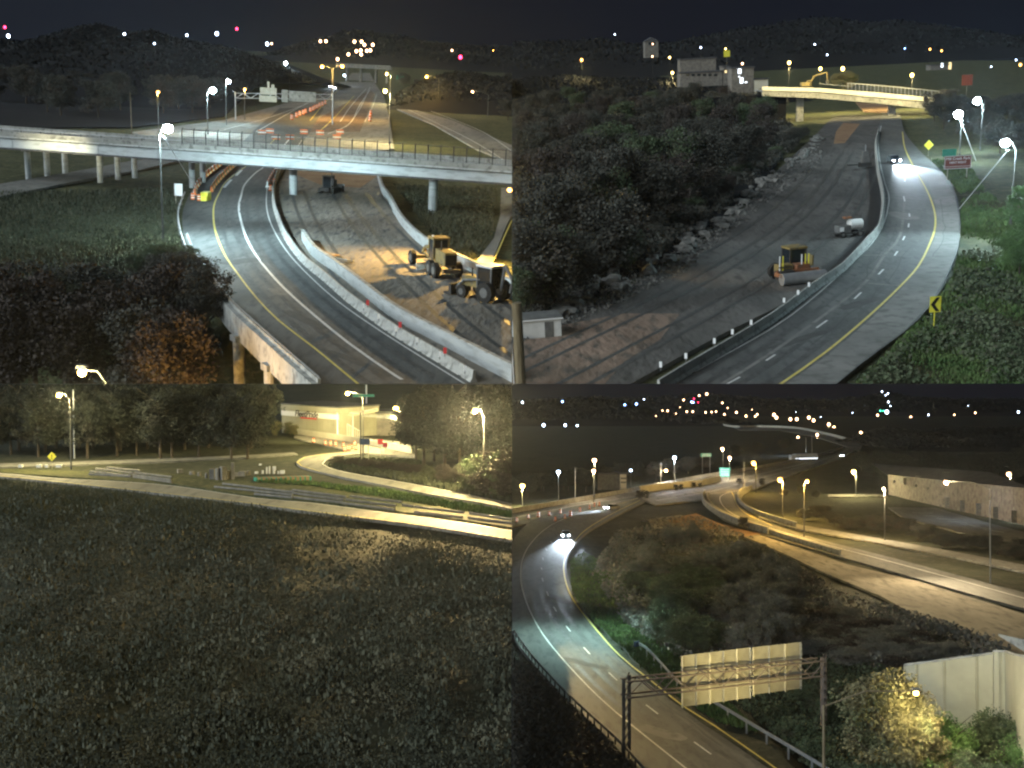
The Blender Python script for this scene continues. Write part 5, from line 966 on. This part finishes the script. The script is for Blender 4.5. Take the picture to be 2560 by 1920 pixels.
tracks(V, [(1366, 1470), (1384, 1520), (1420, 1573), (1467, 1628), (1532, 1693), (1630, 1776), (1757, 1873), (1880, 1960)], (-2.7, -1.1, 1.1, 2.7), rc); cracks(V, [(1384, 1520), (1420, 1573), (1467, 1628), (1532, 1693), (1630, 1776), (1757, 1873), (1880, 1960)], (-3.5, -.5, 1.9, 4.4), rc); patch(V, 1460, 1660, 8, 1.6, 2.3, rc); patch(V, 1640, 1830, 7, 2.2, 2.3, rc, M_shoulder); patch(V, 1400, 1500, 10, 2, 1.9, rc)
# guardrails
def rail(label, px, side_=0, m=M_steel, n=2):
    t = thing(V, 'guardrail', label, 'guardrail'); P = curve(V, px, 2)
    link('rail', wallmesh('rail', P, .48, .78, .08, m), t)
    for p in even(P, 2.0 if n == 2 else 3.8): part('post', MB().box(p.x - .08, p.y + .12, .1, .14, .16, 1.2), M_dark if m != M_steel else M_steel, t)
rail('dark guardrail along the outer left edge of the curved road', [(1286, 1590), (1330, 1652), (1411, 1742), (1541, 1864), (1592, 1920), (1640, 1975)], m=M_mgrey)
rail('bright guardrail right of the curved road passing under the gantry', [(1592, 1619), (1612, 1630), (1642, 1660), (1694, 1718), (1730, 1742), (1772, 1763), (1920, 1852), (2040, 1924), (2080, 1950)], n=1)
et = single(V, 'guardrail_terminal', MB().box(0, 0, .6, .7, .3, .6), M_blue, 'blue end terminal where the bright guardrail begins', 'rail terminal', V.L(1592, 1622), R(40))
# gantry seen from behind
gn_ = thing(V, 'sign_gantry', 'brown steel truss gantry holding the backs of two large ribbed signs', 'sign gantry')
bL = V.L(1568, 1893); bR = V.L(2064, 1830); hL = 6.6; tl = Vector((bL.x, bL.y, V.at(1568, 1705, bL.y).z)); trr = Vector((bR.x, bR.y, V.at(2064, 1652, bR.y).z))
truss(gn_, tl, trr, 1.35, 1.2, 1.5, M_rust, .085)
for b_, t_ in ((bL, tl), (bR, trr)):
    for dy in (0, 1.2):
        part('post', MB().box(b_.x + (dy - .6) * .5, b_.y + dy, (t_.z + .3 - 6) / 2, .26, .26, t_.z + .3 + 6), M_dark if b_ is bL else M_rust, gn_)
    z = .4
    while z < t_.z - .2:
        part('brace', MB().cyl((b_.x - .3, b_.y, z), (b_.x + .3, b_.y + 1.2, z + .8), .06, None, 5), M_dark, gn_); z += .8
def panel(x0, yt0, x1, yt1, x2, yb2, x3, yb3, Yo):
    Yp = lambda x: np.interp(x, [1568, 2064], [bL.y, bR.y]) + Yo
    a, b, c, d = V.at(x0, yt0, Yp(x0)), V.at(x1, yt1, Yp(x1)), V.at(x2, yb2, Yp(x2)), V.at(x3, yb3, Yp(x3)); th = Vector((0, .08, 0))
    pn = part('sign_back', MB().add([a, b, c, d, a + th, b + th, c + th, d + th], [(0, 1, 2, 3), (7, 6, 5, 4), (0, 4, 5, 1), (3, 2, 6, 7), (0, 3, 7, 4), (1, 5, 6, 2)]), M_alu, gn_)
    n = int((a - d).length / .16)
    for k in range(1, n):
        p, q = a.lerp(d, k / n) + Vector((0, -.06, 0)), b.lerp(c, k / n) + Vector((0, -.06, 0)); part('rib', MB().cyl(p, q, .028, None, 4), M_alu, pn)
    m_ = max(2, int((b - a).length / 1.35))
    for k in range(m_ + 1):
        p, q = a.lerp(b, k / m_) + Vector((0, -.12, .05)), d.lerp(c, k / m_) + Vector((0, -.12, -.05)); part('upright', MB().box((p.x + q.x) / 2, p.y, (p.z + q.z) / 2, .14, .12, p.z - q.z), M_alu if k % 2 == 0 else M_concd, pn)
panel(1705, 1640, 1875, 1619, 1875, 1744, 1705, 1767, 1.55); panel(1882, 1619, 2001, 1606, 2001, 1721, 1882, 1736, 1.55)
light(V, V.L(1880, 1850) + Vector((-2, -22, 2.0)), V.at(1870, 1690, bL.y), 38000, COLR['y'], 42, .4, None, 1, 'lamp_light')
# lamps east
lamp(V, 2290, 1733, 'close round lamp on a long slanting arm over the bottom right bushes', (2060, 1990), col='y', r=.30, power=0, pole=M_wood)
p = V.at(2290, 1733, V.L(2060, 1990).y); light(V, p + Vector((0, -2.5, -.8)), V.at(2290, 1800, p.y + 6), 5000, COLR['y'], 84, .3); p2 = V.at(2365, 1206, V.L(2476, 1423).y); light(V, p + Vector((1, -3, .5)), V.at(2470, 1860, p.y + 8), 4500, (1, .9, .6), 100, .3); light(V, p2 + Vector((0, -.6, -.6)), V.L(2300, 1500), 70000, COLR['p'], 75, .3); light(V, p + Vector((0, .4, 0)), V.at(2400, 1740, p.y + 25), 2600, COLR['y'], 120, .3)
G = 'tall street lamps of the east view'
for x, y, bx, by, r, pw, c, lb in ((1950, 1199, 1957, 1293, .85, 50000, 'o', 'large warm lamp left of the tall pole pair by the loop ramp'), (2018, 1203, 2010, 1342, .5, 45000, 'o', 'lamp on the long bright pole beside the loop ramp'), (2208, 1222, 2212, 1351, .22, 35000, 'p', 'tall bare looking pole with a small lit crossarm'), (1884, 1157, 1890, 1232, .9, 26000, 'o', 'large warm lamp above the loop ramp entry'),
    (2365, 1206, 2476, 1423, .5, 30000, 'p', 'pink white lamp at the end of a long arm before the warehouse'), (2134, 1179, 2140, 1240, .9, 26000, 'y', 'yellow lamp among the dark trees right of the highway'), (2522, 1185, 2526, 1270, .8, 20000, 'p', 'lamp behind the warehouse roof at the right'),
    (1306, 1215, 1306, 1262, .95, 20000, 'y', 'large warm lamp at the left edge above the highway'), (1396, 1180, 1396, 1250, .75, 5000, 'c', 'white lamp second from the left edge'), (1486, 1151, 1486, 1250, .9, 7000, 'p', 'upper of two stacked pink lamps'), (1484, 1177, 1484, 1255, .75, 7000, 'p', 'lower of two stacked pink lamps'),
    (1577, 1176, 1577, 1230, .55, 0, 'c', 'small bluish lamp beside the dim billboard building'), (1686, 1144, 1686, 1212, .85, 26000, 'c', 'white lamp above the viaduct wall'), (1665, 1176, 1652, 1216, .7, 20000, 'p', 'warm lamp on an arm beside a thin pole'), (1806, 1122, 1808, 1190, .8, 14000, 'p', 'upper warm lamp near the green signs'), (1824, 1144, 1824, 1200, .8, 16000, 'p', 'lower warm lamp near the green signs')):
    lamp(V, x, y, lb, (bx, by), col=c, r=r, power=pw, size=178, group=G)
lamp(V, 1500, 1200, 'dim lamp far left', (1500, 1262), col='p', r=.2, power=0) if False else None
light(V, V.L(1440, 1590) + Vector((2, 0, 12)), V.L(1480, 1600), 25000, (.58, .95, .88), 132, .4, None, 1, 'lamp_light')
G = 'lamps along the distant highway east'
for x, y in ((1936, 1104), (1995, 1094), (1975, 1123), (2043, 1087), (2045, 1114), (2087, 1103), (2152, 1082), (2156, 1073), (1976, 1048), (1992, 1048), (2022, 1044), (2034, 1051), (2072, 1061), (2085, 1069), (1935, 1037), (1941, 1044)):
    Yf = 900 if y > 1080 else 1240; p = V.at(x, y, Yf); t = farlamp(V, x, y, Yf, 'p', 1.5 if Yf < 1000 else 2.2, 'pinkish lamp in the string along the distant highway', G, h=min(12, p.z))
    if y > 1060: light(V, p + Vector((0, 0, -2)), (p.x, p.y, 0), 30000, COLR['p'], 165, .4, t)
G = 'small lights of the far town'
for x, y, c, r in ((1656, 1027, 'p', 1.6), (1669, 1027, 'p', 1.6), (1709, 1000, 'p', 1.6), (1717, 1029, 'p', 1.6), (1732, 1029, 'p', 1.6), (1764, 1031, 'p', 1.6), (1779, 1030, 'p', 1.4), (1790, 1029, 'p', 1.4), (1811, 1036, 'p', 1.6), (1819, 1020, 'p', 1.1), (1841, 1031, 'p', 1.9), (1865, 1040, 'p', 1.9), (1888, 1041, 'p', 1.6), (1893, 1036, 'p', 1.6), (1902, 1055, 'p', 1.8), (1960, 1062, 'p', 1.1), (2008, 1060, 'p', 1.0), (2052, 1042, 'c', .8), (2101, 1060, 'p', 1.3), (2140, 1058, 'p', 1.2), (1990, 1030, 'c', .7), (1880, 1024, 'p', .9), (1700, 1018, 'p', .8), (1690, 1034, 'p', 1.0), (1640, 1040, 'p', .8), (2240, 1052, 'p', .9), (2262, 1056, 'c', .7), (2300, 1050, 'p', .8), (2350, 1052, 'p', .9), (2180, 1052, 'c', .8), (2106, 1083, 'p', 1.2), (2120, 1094, 'p', 1.3), (2062, 1098, 'p', 1.1), (2016, 1110, 'p', 1.1), (2092, 1118, 'p', 1.1), (1748, 989, 'p', 1.6), (1806, 1007, 'p', 1.4), (1805, 1008, 'p', .8), (2194, 1038, 'p', 2.0), (2123, 1047, 'p', 1.7), (2277, 1043, 'p', 2.0), (2321, 1037, 'c', 1.3), (2386, 1037, 'p', 1.4), (2438, 1032, 'p', 1.6), (2546, 1030, 'c', 1.8), (2500, 1045, 'c', .7), (2420, 1014, 'c', .7), (2131, 1032, 'c', .8)):
    farlamp(V, x, y, 1950 if x > 1640 else 1200, c, r * (1.25 if x > 1640 else .9), 'small light of the far town on the east horizon', G)
for x, y, c, r, lb in ((1306, 1006, 'c', 1.3, 'leftmost white light high in the east view'), (1406, 1004, 'b', 1.4, 'second bluish light high in the east view'), (1562, 1012, 'b', 1.3, 'left bluish light of the pair over the dark wood'), (1591, 1010, 'b', 1.5, 'right blue light of the pair over the dark wood'), (1610, 998, 'c', .8, 'faint light above the blue pair'),
    (1359, 1063, 'c', 2.0, 'largest of three lights in a row at the left skyline'), (1413, 1063, 'c', 1.7, 'middle of three lights in a row at the left skyline'), (1443, 1064, 'c', 1.2, 'smallest of three lights in a row at the left skyline'), (1767, 985, 'p', 2.6, 'brightest light on top of the lit hill'), (1729, 1005, 'b', 2.2, 'blue light in the coloured cluster on the lit hill'), (1735, 997, 'r', 1.4, 'red light in the coloured cluster on the lit hill'), (1745, 1006, 'r', 1.0, 'second red light in the coloured cluster'), (1733, 1006, 'b', 2.0, 'second blue light in the coloured cluster'),
    (2205, 979, 'c', 1.5, 'topmost light of the hillside chain'), (2220, 984, 'c', 1.5, 'second light of the hillside chain'), (2214, 988, 'c', 1.2, 'third light of the hillside chain'), (2221, 1005, 'c', 1.7, 'fourth light of the hillside chain'), (2226, 1015, 'c', 1.2, 'fifth light of the hillside chain'), (2217, 1030, 'c', 4.0, 'big white blaze at the foot of the hillside chain'), (2201, 1027, 'g', 1.5, 'green light beside the big white blaze'), (2208, 1027, 'g', 1.2, 'second green light beside the big white blaze')):
    farlamp(V, x, y, 1200 if x < 1650 else 1950, c, r * 1.05, lb, None, h=8 if y > 1000 else 3)
# cars east
car(V, 1415, 1344, R(-4), 'car with blue white headlights entering the curve of the east road', 0, 60000, aim=14, cone=30)
car(V, 1530, 1275, R(-48), 'second car with white headlights behind on the east road', 1, 25000, aim=14, cone=34)
car(V, 2073, 1134, R(-60), 'car with white headlights far along the highway', 2, 60000)
car(V, 2132, 1101, 0, 'car showing red tail lights far along the upper highway', 3)
car(V, 1848, 1207, R(170), 'car showing red lights on the highway near the green signs', 3)
car(V, 2102, 1142, 0, 'car with pale lights close to the right trees on the highway', 2)
lo = thing(V, 'streak_lorry', 'long pale lorry standing in for headlight streaks on the far highway', 'streak_lorry', V.L(2013, 1152), R(20)); part('trailer', MB().box(0, 0, 2.2, 13, 2.5, 2.6), M_mwhite, lo); part('cab', MB().box(-7.6, 0, 1.7, 2.0, 2.4, 2.6), M_car[2], lo); part('streak_glow_strip', MB().box(0, -1.27, 1.2, 12.8, .05, .4), E_win, lo)  # added body; its glowing strip imitates the streaks of passing headlights
for x in (-7.4, -4, 4, 5.2): wheel(lo, x, -1.0, .5, .4)
# drums, signs, buildings
G = 'drums closing a lane of the highway'
for x, y in ((1292, 1302), (1321, 1294), (1346, 1290), (1373, 1286), (1401, 1281), (1426, 1288), (1450, 1276), (1474, 1270), (1486, 1264), (1498, 1262), (1388, 1300), (1412, 1294)):
    spawn(K_drum, V, 'traffic_drum', 'orange drum in the row closing a lane of the highway', 'drum', V.L(x, y + 3), 0, G, 1.5 if x in (1346, 1426) else 1.15)
def gsign(x0, y0, x1, y1, Yg, label, text=None):
    t = thing(V, 'highway_sign', label, 'sign'); p, q = V.at(x0, y0, Yg), V.at(x1, y1, Yg); w, h = q.x - p.x, p.z - q.z; pn = part('sign_panel', MB().box((p.x + q.x) / 2, Yg, (p.z + q.z) / 2, w, .15, h), M_green, t)
    for k in range(1, 5): part('text_row', MB().box((p.x + q.x) / 2, Yg - .1, q.z + h * k / 5, w * .8, .03, h * .05), M_refl, pn)
    for dx in (w * .15, w * .85): part('post', MB().cyl((p.x + dx, Yg + .2, 0), (p.x + dx, Yg + .2, p.z), .12), M_steel, t)
gsign(1799, 1169, 1825, 1192, 420, 'large green highway sign beside the bright highway'); gsign(1752, 1133, 1779, 1142, 460, 'narrow glowing green sign high on a thin post')
for x0, y0, x1, y1 in ((1812, 1180, 0, 0),): light(V, V.at(1812, 1186, 412), V.at(1812, 1180, 420), 6000, (.9, 1, .95), 110, .3, None, 1, 'lamp_light')
for x, y0, y1 in ((1652, 1155, 1216), (1438, 1170, 1256), (1860, 1156, 1226), (2015, 1095, 1135), (2030, 1085, 1140), (2476, 1250, 1460)): p = V.L(x, y1); single(V, 'bare_pole', MB().cyl((0, 0, -1), (0, 0, V.at(x, y0, p.y).z), .13, .09), M_steel, 'bare pole at x of the highway verge' if False else 'thin bare pole on the verge beyond the highway', 'pole', p, 0, 'bare poles of the east view')
house('billboard_building', 'dim building with a striped end wall at the left of the highway', 1494, 1186, 1550, 1222, 378, M_mgrey, win=[(1500 + k * 12, 1192, 1509 + k * 12, 1196, M_mgrey) for k in range(4)] + [(1500 + k * 12, 1206, 1509 + k * 12, 1210, M_mgrey) for k in range(4)])
house('billboard', 'striped end board of the dim building', 1551, 1186, 1566, 1221, 376, M_wall, dep=2, win=[(1552, 1195, 1565, 1198, M_mgrey), (1552, 1205, 1565, 1208, M_mgrey)])
wh = thing(V, 'warehouse', 'long pale warehouse with a dark flat roof at the right', 'building'); zr = []
A1, A2, A3 = V.L(2221, 1237), V.L(2348, 1266), V.L(2600, 1322)
for i, (P0, P1, yt0, yt1, x0, x1) in enumerate(((A1, A2, 1187, 1200, 2221, 2348), (A2, A3, 1200, 1224, 2348, 2600))):
    h0, h1 = V.at(x0, yt0, P0.y).z, V.at(x1, yt1, P1.y).z; back = Vector((14, 60, 0))
    n_ = 6 if i == 0 else 9
    for k in range(n_):
        a, b = P0.lerp(P1, k / n_ + .004), P0.lerp(P1, (k + 1) / n_ - .004); ha = h0 + (h1 - h0) * k / n_; hb_ = h0 + (h1 - h0) * (k + 1) / n_
        part('wall_panel', MB().add([a, b, b + Vector((0, 0, hb_)), a + Vector((0, 0, ha)), a + Vector((0, .4, 0)), b + Vector((0, .4, 0)), b + Vector((0, .4, hb_)), a + Vector((0, .4, ha))], [(0, 1, 2, 3), (7, 6, 5, 4), (3, 2, 6, 7), (0, 3, 7, 4), (1, 5, 6, 2)]), M_house, wh)
    part('roof', MB().add([P0 + Vector((0, .45, h0 - .3)), P1 + Vector((0, .45, h1 - .3)), P1 + back + Vector((0, 0, h1 + .2)), P0 + back + Vector((0, 0, h0 + .2))], [(0, 1, 2, 3)]), M_roof, wh)
for x, y0, y1, w in ((2258, 1196, 1196, 8), (2300, 1192, 1192, 14), (2370, 1182, 1200, 18), (2440, 1190, 1200, 30), (2480, 1202, 1212, 40)): p = V.at(x, y0, A2.y + 22); part('roof_unit', MB().box(p.x, p.y, p.z - .6, w / V.sc(x, 1266) * 1.1, 3, 1.6), M_house if w > 20 else M_mgrey, wh)
for k in range(5): f_ = A2.lerp(A3, .12 + k * .17); part('dock_door', MB().box(f_.x, f_.y - .06, 1.7, 2.6, .12, 3.0), M_mgrey, wh)
for k in range(4): f_ = A1.lerp(A2, .15 + k * .22); part('wall_vent', MB().box(f_.x, f_.y - .06, 4.6, 1.2, .12, .7), M_mgrey, wh)
part('loading_door', MB().box(V.L(2525, 1300).x, V.L(2525, 1300).y - .3, 1.6, 2.2, .2, 3.2), M_mwhite, wh)
light(V, V.L(2556, 1300) + Vector((0, -6, 6)), V.L(2560, 1302), 9000, (.8, .95, 1), 150, .4, wh, 1, 'lamp_light'); light(V, V.L(2400, 1300) + Vector((0, -2, 13)), V.L(2420, 1300), 5000, (.7, .85, 1), 160, .4, wh, 1, 'lamp_light')
tg = [V.L(2300, 1660).y]
# sound wall bottom right
swl = thing(V, 'sound_wall', 'tall cream panelled wall behind the bushes at the bottom right', 'wall'); Yq = V.L(2260, 1790).y
pts_ = [(2262, 1665), (2320, 1658), (2400, 1647), (2482, 1636), (2484, 1631), (2515, 1631), (2540, 1640), (2600, 1652)]
for i, ((xa, ya), (xb, yb)) in enumerate(zip(pts_, pts_[1:])):
    if xb - xa < 4: continue
    Ya = Yq - (xa - 2262) * .02 - (max(0, xa - 2515) * .25); Yb_ = Yq - (xb - 2262) * .02 - (max(0, xb - 2515) * .25); a, b = V.at(xa, ya, Ya), V.at(xb, yb, Yb_); c, d = Vector((b.x, b.y, -7)), Vector((a.x, a.y, -7)); th = Vector((0, .35, 0))
    part('wall_panel', MB().add([a, b, c, d, a + th, b + th, c + th, d + th], [(0, 1, 2, 3), (7, 6, 5, 4), (0, 4, 5, 1), (0, 3, 7, 4), (1, 5, 6, 2)]), M_cream, swl)
    for q in range(1, max(2, int((b - a).length / 2.6))): f_ = a.lerp(b, q / max(2, int((b - a).length / 2.6))); part('pilaster', MB().box(f_.x, f_.y - .05, (f_.z - 7) / 2, .22, .16, f_.z + 7), M_cream, swl)
    part('coping', MB().cyl(a + Vector((0, .1, .05)), b + Vector((0, .1, .05)), .14, None, 4), M_conc, swl)
bw = thing(V, 'concrete_barrier', 'pale green lit concrete barrier end at the right edge above the wall', 'barrier'); a = V.at(2500, 1586, Yq + 6); b = V.at(2590, 1606, Yq + 2)
part('barrier_body', MB().add([a, b, b + Vector((0, 0, -1.6)), a + Vector((0, 0, -.2)), a + Vector((0, .4, 0)), b + Vector((0, .4, 0)), b + Vector((0, .4, -1.6)), a + Vector((0, .4, -.2))], [(0, 1, 2, 3), (7, 6, 5, 4), (0, 4, 5, 1)]), M_conc, bw)
# trees and brush east
G = 'brushy trees on the mound inside the curve'
mp = [(1560, 1420), (1600, 1370), (1680, 1345), (1880, 1390), (2080, 1530), (2380, 1640), (2300, 1690), (2000, 1640), (1720, 1650), (1640, 1590), (1590, 1500)]; c_ = 0
while c_ < 150:
    x, y = random.uniform(1550, 2380), random.uniform(1345, 1680)
    if not inpoly(x, y, mp): continue
    c_ += 1; bush(V, x, y, random.uniform(3.2, 5.6) if x < 2000 else random.uniform(1.5, 2.4), random.uniform(4.5, 7.5), 'g' if x < 1800 and y > 1460 else ('b' if x > 2050 and random.random() < .5 else 'm'), 'greenish leafy bush at the left end of the brushy mound' if x < 1800 and y > 1460 else ('brownish bush on the bank above the cream wall' if x > 2050 else 'dark leafy bush on the ' + ('far' if y < 1440 else 'middle' if y < 1560 else 'near') + (' left' if x < 1760 else ' right') + ' part of the brushy mound inside the curve'), G, z=.3)
G = 'bushes around the gantry and lamp'
for x, y, h, w, k in ((2130, 1790, 5, 6, 'g'), (2090, 1850, 5, 6, 'g'), (2020, 1800, 4, 5, 'g'), (1960, 1830, 3, 4, 'g'), (2000, 1890, 4, 5, 'g'), (2050, 1940, 4, 5, 'g')): bush(V, x, y, h, w, k, 'dark green bush around the right leg of the gantry', G, z=-1.5)
tree(V, 2215, 2070, 14.4, 12, 'y', 'tree with yellowish leaves rising left of the close lamp', None, 0, z=-5)
tree(V, 2290, 2110, 12, 8, 'y', 'yellowish leafed tree directly under the close lamp', None, 1, z=-5)
G = 'leafy green trees at the bottom right corner'
for k_, (x, y, h, w) in enumerate(((2360, 2050, 10, 7.5), (2440, 2040, 9.6, 8), (2520, 2030, 9.4, 8), (2580, 2100, 8.6, 7), (2400, 2130, 8.5, 8), (2490, 2150, 8.5, 8), (2320, 2140, 8, 7), (2180, 2140, 8, 7))): tree(V, x, y, h, w, 'g' if k_ % 3 else 'v', 'green leafy tree below the cream wall at the bottom right', G, z=-5)
G = 'dark trees left of the highway'
for i in range(16): tree(V, 1285 + i * 20 + random.randint(-8, 8), 1240 - i * 2.2 + random.randint(-14, 6), random.uniform(6, 9), 9, 'n', 'dark tree in the row beyond the left part of the highway', G)
for x, y, h in ((1640, 1200, 8), (1680, 1190, 8), (1720, 1184, 8), (1760, 1176, 8), (1840, 1150, 9), (1900, 1140, 9), (1960, 1125, 8)): tree(V, x, y, h, 10, 'd', 'dark tree beyond the middle part of the highway', 'dark trees beyond the highway')
G = 'dark wood right of the highway'
for i in range(26):
    x = 2160 + i * 17 + random.randint(-8, 8); tree(V, x, np.interp(x, [2160, 2240, 2600], [1170, 1205, 1190]) + random.randint(-16, 12), random.uniform(8, 12), 12, 'n', 'dark tree in the wood behind the warehouse', G)
for x, y, h in ((1598, 1246, 3), (1612, 1246, 3.2), (1690, 1226, 2.4), (1702, 1224, 2.2), (1734, 1218, 2), (1750, 1218, 2), (1860, 1325, 3.6), (1905, 1212, 3), (2000, 1232, 3), (2040, 1245, 3), (1960, 1240, 3)): bush(V, x, y, h, h * 1.1, 'd', 'small dark bush standing against the lit highway', 'small bushes against the highway')
for i in range(22): x = 2010 + i * 26 + random.randint(-8, 8); bush(V, x, np.interp(x, [2010, 2200, 2600], [1300, 1335, 1400]) + random.randint(-22, 8) , 3.2, 6, 'd', 'low dark bush on the bank below the parking lot', 'bushes below the parking lot')
scatter(V, 'mound_brush', [(1480, 1440), (1540, 1340), (1660, 1320), (1900, 1375), (2120, 1500), (2500, 1620), (2560, 1650), (2250, 1680), (2000, 1640), (1720, 1660), (1560, 1560)], 60000, .13, M_brush, 'tangled brush covering the mound inside the curve', h=1.6, asp=1, up=0, clump=.15)
scatter(V, 'verge_grass', [(1425, 1400), (1460, 1380), (1540, 1420), (1600, 1560), (1720, 1660), (1900, 1830), (1790, 1800), (1640, 1700), (1490, 1560), (1430, 1490)], 22000, .05, M_grassg, 'short green grass along the inside of the curved road')
scatter(V, 'bank_brush', [(1275, 1620), (1420, 1770), (1540, 1890), (1600, 1960), (1275, 1960)], 16000, .11, M_leafd, 'dark brush on the bank below the outer guardrail', h=1.0, asp=1, up=0)
scatter(V, 'gantry_weeds', [(1780, 1720), (2100, 1640), (2280, 1680), (2280, 1960), (2120, 1960), (1900, 1800)], 26000, .09, M_leaf, 'weeds filling the ground around the right leg of the gantry', h=1.2, asp=1.2, up=0, z=-.5)
for px_, n_ in (([(1600, 1300), (1740, 1290), (1880, 1345), (1700, 1335)], 1500),): scatter(V, 'clay_clods', px_, n_, .12, M_rock, 'clods on the clay patch by the loop ramp', up=0)
# ================================================================ night air
HZ = 6100
hz = single(LR, 'haze', MB().box(0, 0, 0, 1, 1, 1), M_glass, None, None); hz.matrix_world = Matrix.Translation((0, HZ / 2 - 40, 900)) @ Matrix.Diagonal((7000, HZ, 2060, 1)); del VIEW_OF[hz.name]
hm = bpy.data.materials.new('night_air'); hm.use_nodes = True; nt = hm.node_tree; nt.nodes.remove(nt.nodes['Principled BSDF'])
pv_ = nt.nodes.new('ShaderNodeVolumePrincipled'); pv_.inputs['Density'].default_value = .00005; pv_.inputs['Color'].default_value = (.76, .86, 1, 1); pv_.inputs['Anisotropy'].default_value = .78
nt.links.new(pv_.outputs[0], nt.nodes['Material Output'].inputs['Volume']); hz.data.materials.clear(); hz.data.materials.append(hm); tag(hz, None, None, None, 'stuff')
# ================================================================ trim to each view's own stretch of land
bpy.context.view_layer.update()
def side(V): return ((-1 if V.left else 1), (1 if V.up else -1))
def root_of(o):
    while o.parent: o = o.parent
    return o
for o in list(SC.objects):
    if o.type != 'MESH': continue
    V = VIEW_OF.get(root_of(o).name)
    if V is None: continue
    sx, sz = side(V); mw = o.matrix_world; n = len(o.data.vertices)
    if not n: continue
    bb = [mw @ Vector(c) for c in o.bound_box]
    inx = all(b.x * sx >= .0 for b in bb); inz = all((b.z - CAMZ) * sz >= .0 for b in bb)
    if inx and inz: continue
    if all(b.x * sx < 0 for b in bb) or all((b.z - CAMZ) * sz < 0 for b in bb):
        if not o.children: bpy.data.objects.remove(o); continue
    bm = bmesh.new(); bm.from_mesh(o.data); inv = mw.inverted(); nt_ = mw.to_3x3().transposed()
    for ok, co, no in ((inx, Vector((sx * .02, 0, CAMZ)), Vector((-sx, 0, 0))), (inz, Vector((0, 0, CAMZ + sz * .02)), Vector((0, 0, -sz)))):
        if ok: continue
        bmesh.ops.bisect_plane(bm, geom=bm.verts[:] + bm.edges[:] + bm.faces[:], plane_co=inv @ co, plane_no=(nt_ @ no).normalized(), clear_outer=True)
    if not bm.faces:
        bm.free()
        if not o.children: bpy.data.objects.remove(o)
        else: o.data = bpy.data.meshes.new('empty')
        continue
    me = bpy.data.meshes.new(o.data.name); bm.to_mesh(me); bm.free()
    for m in o.data.materials: me.materials.append(m)
    o.data = me
for o in list(SC.objects):                               # things whose every part lay outside
    if o.type == 'EMPTY' and not any(c.type == 'MESH' for c in o.children):
        for c in list(o.children): bpy.data.objects.remove(c)
        bpy.data.objects.remove(o)
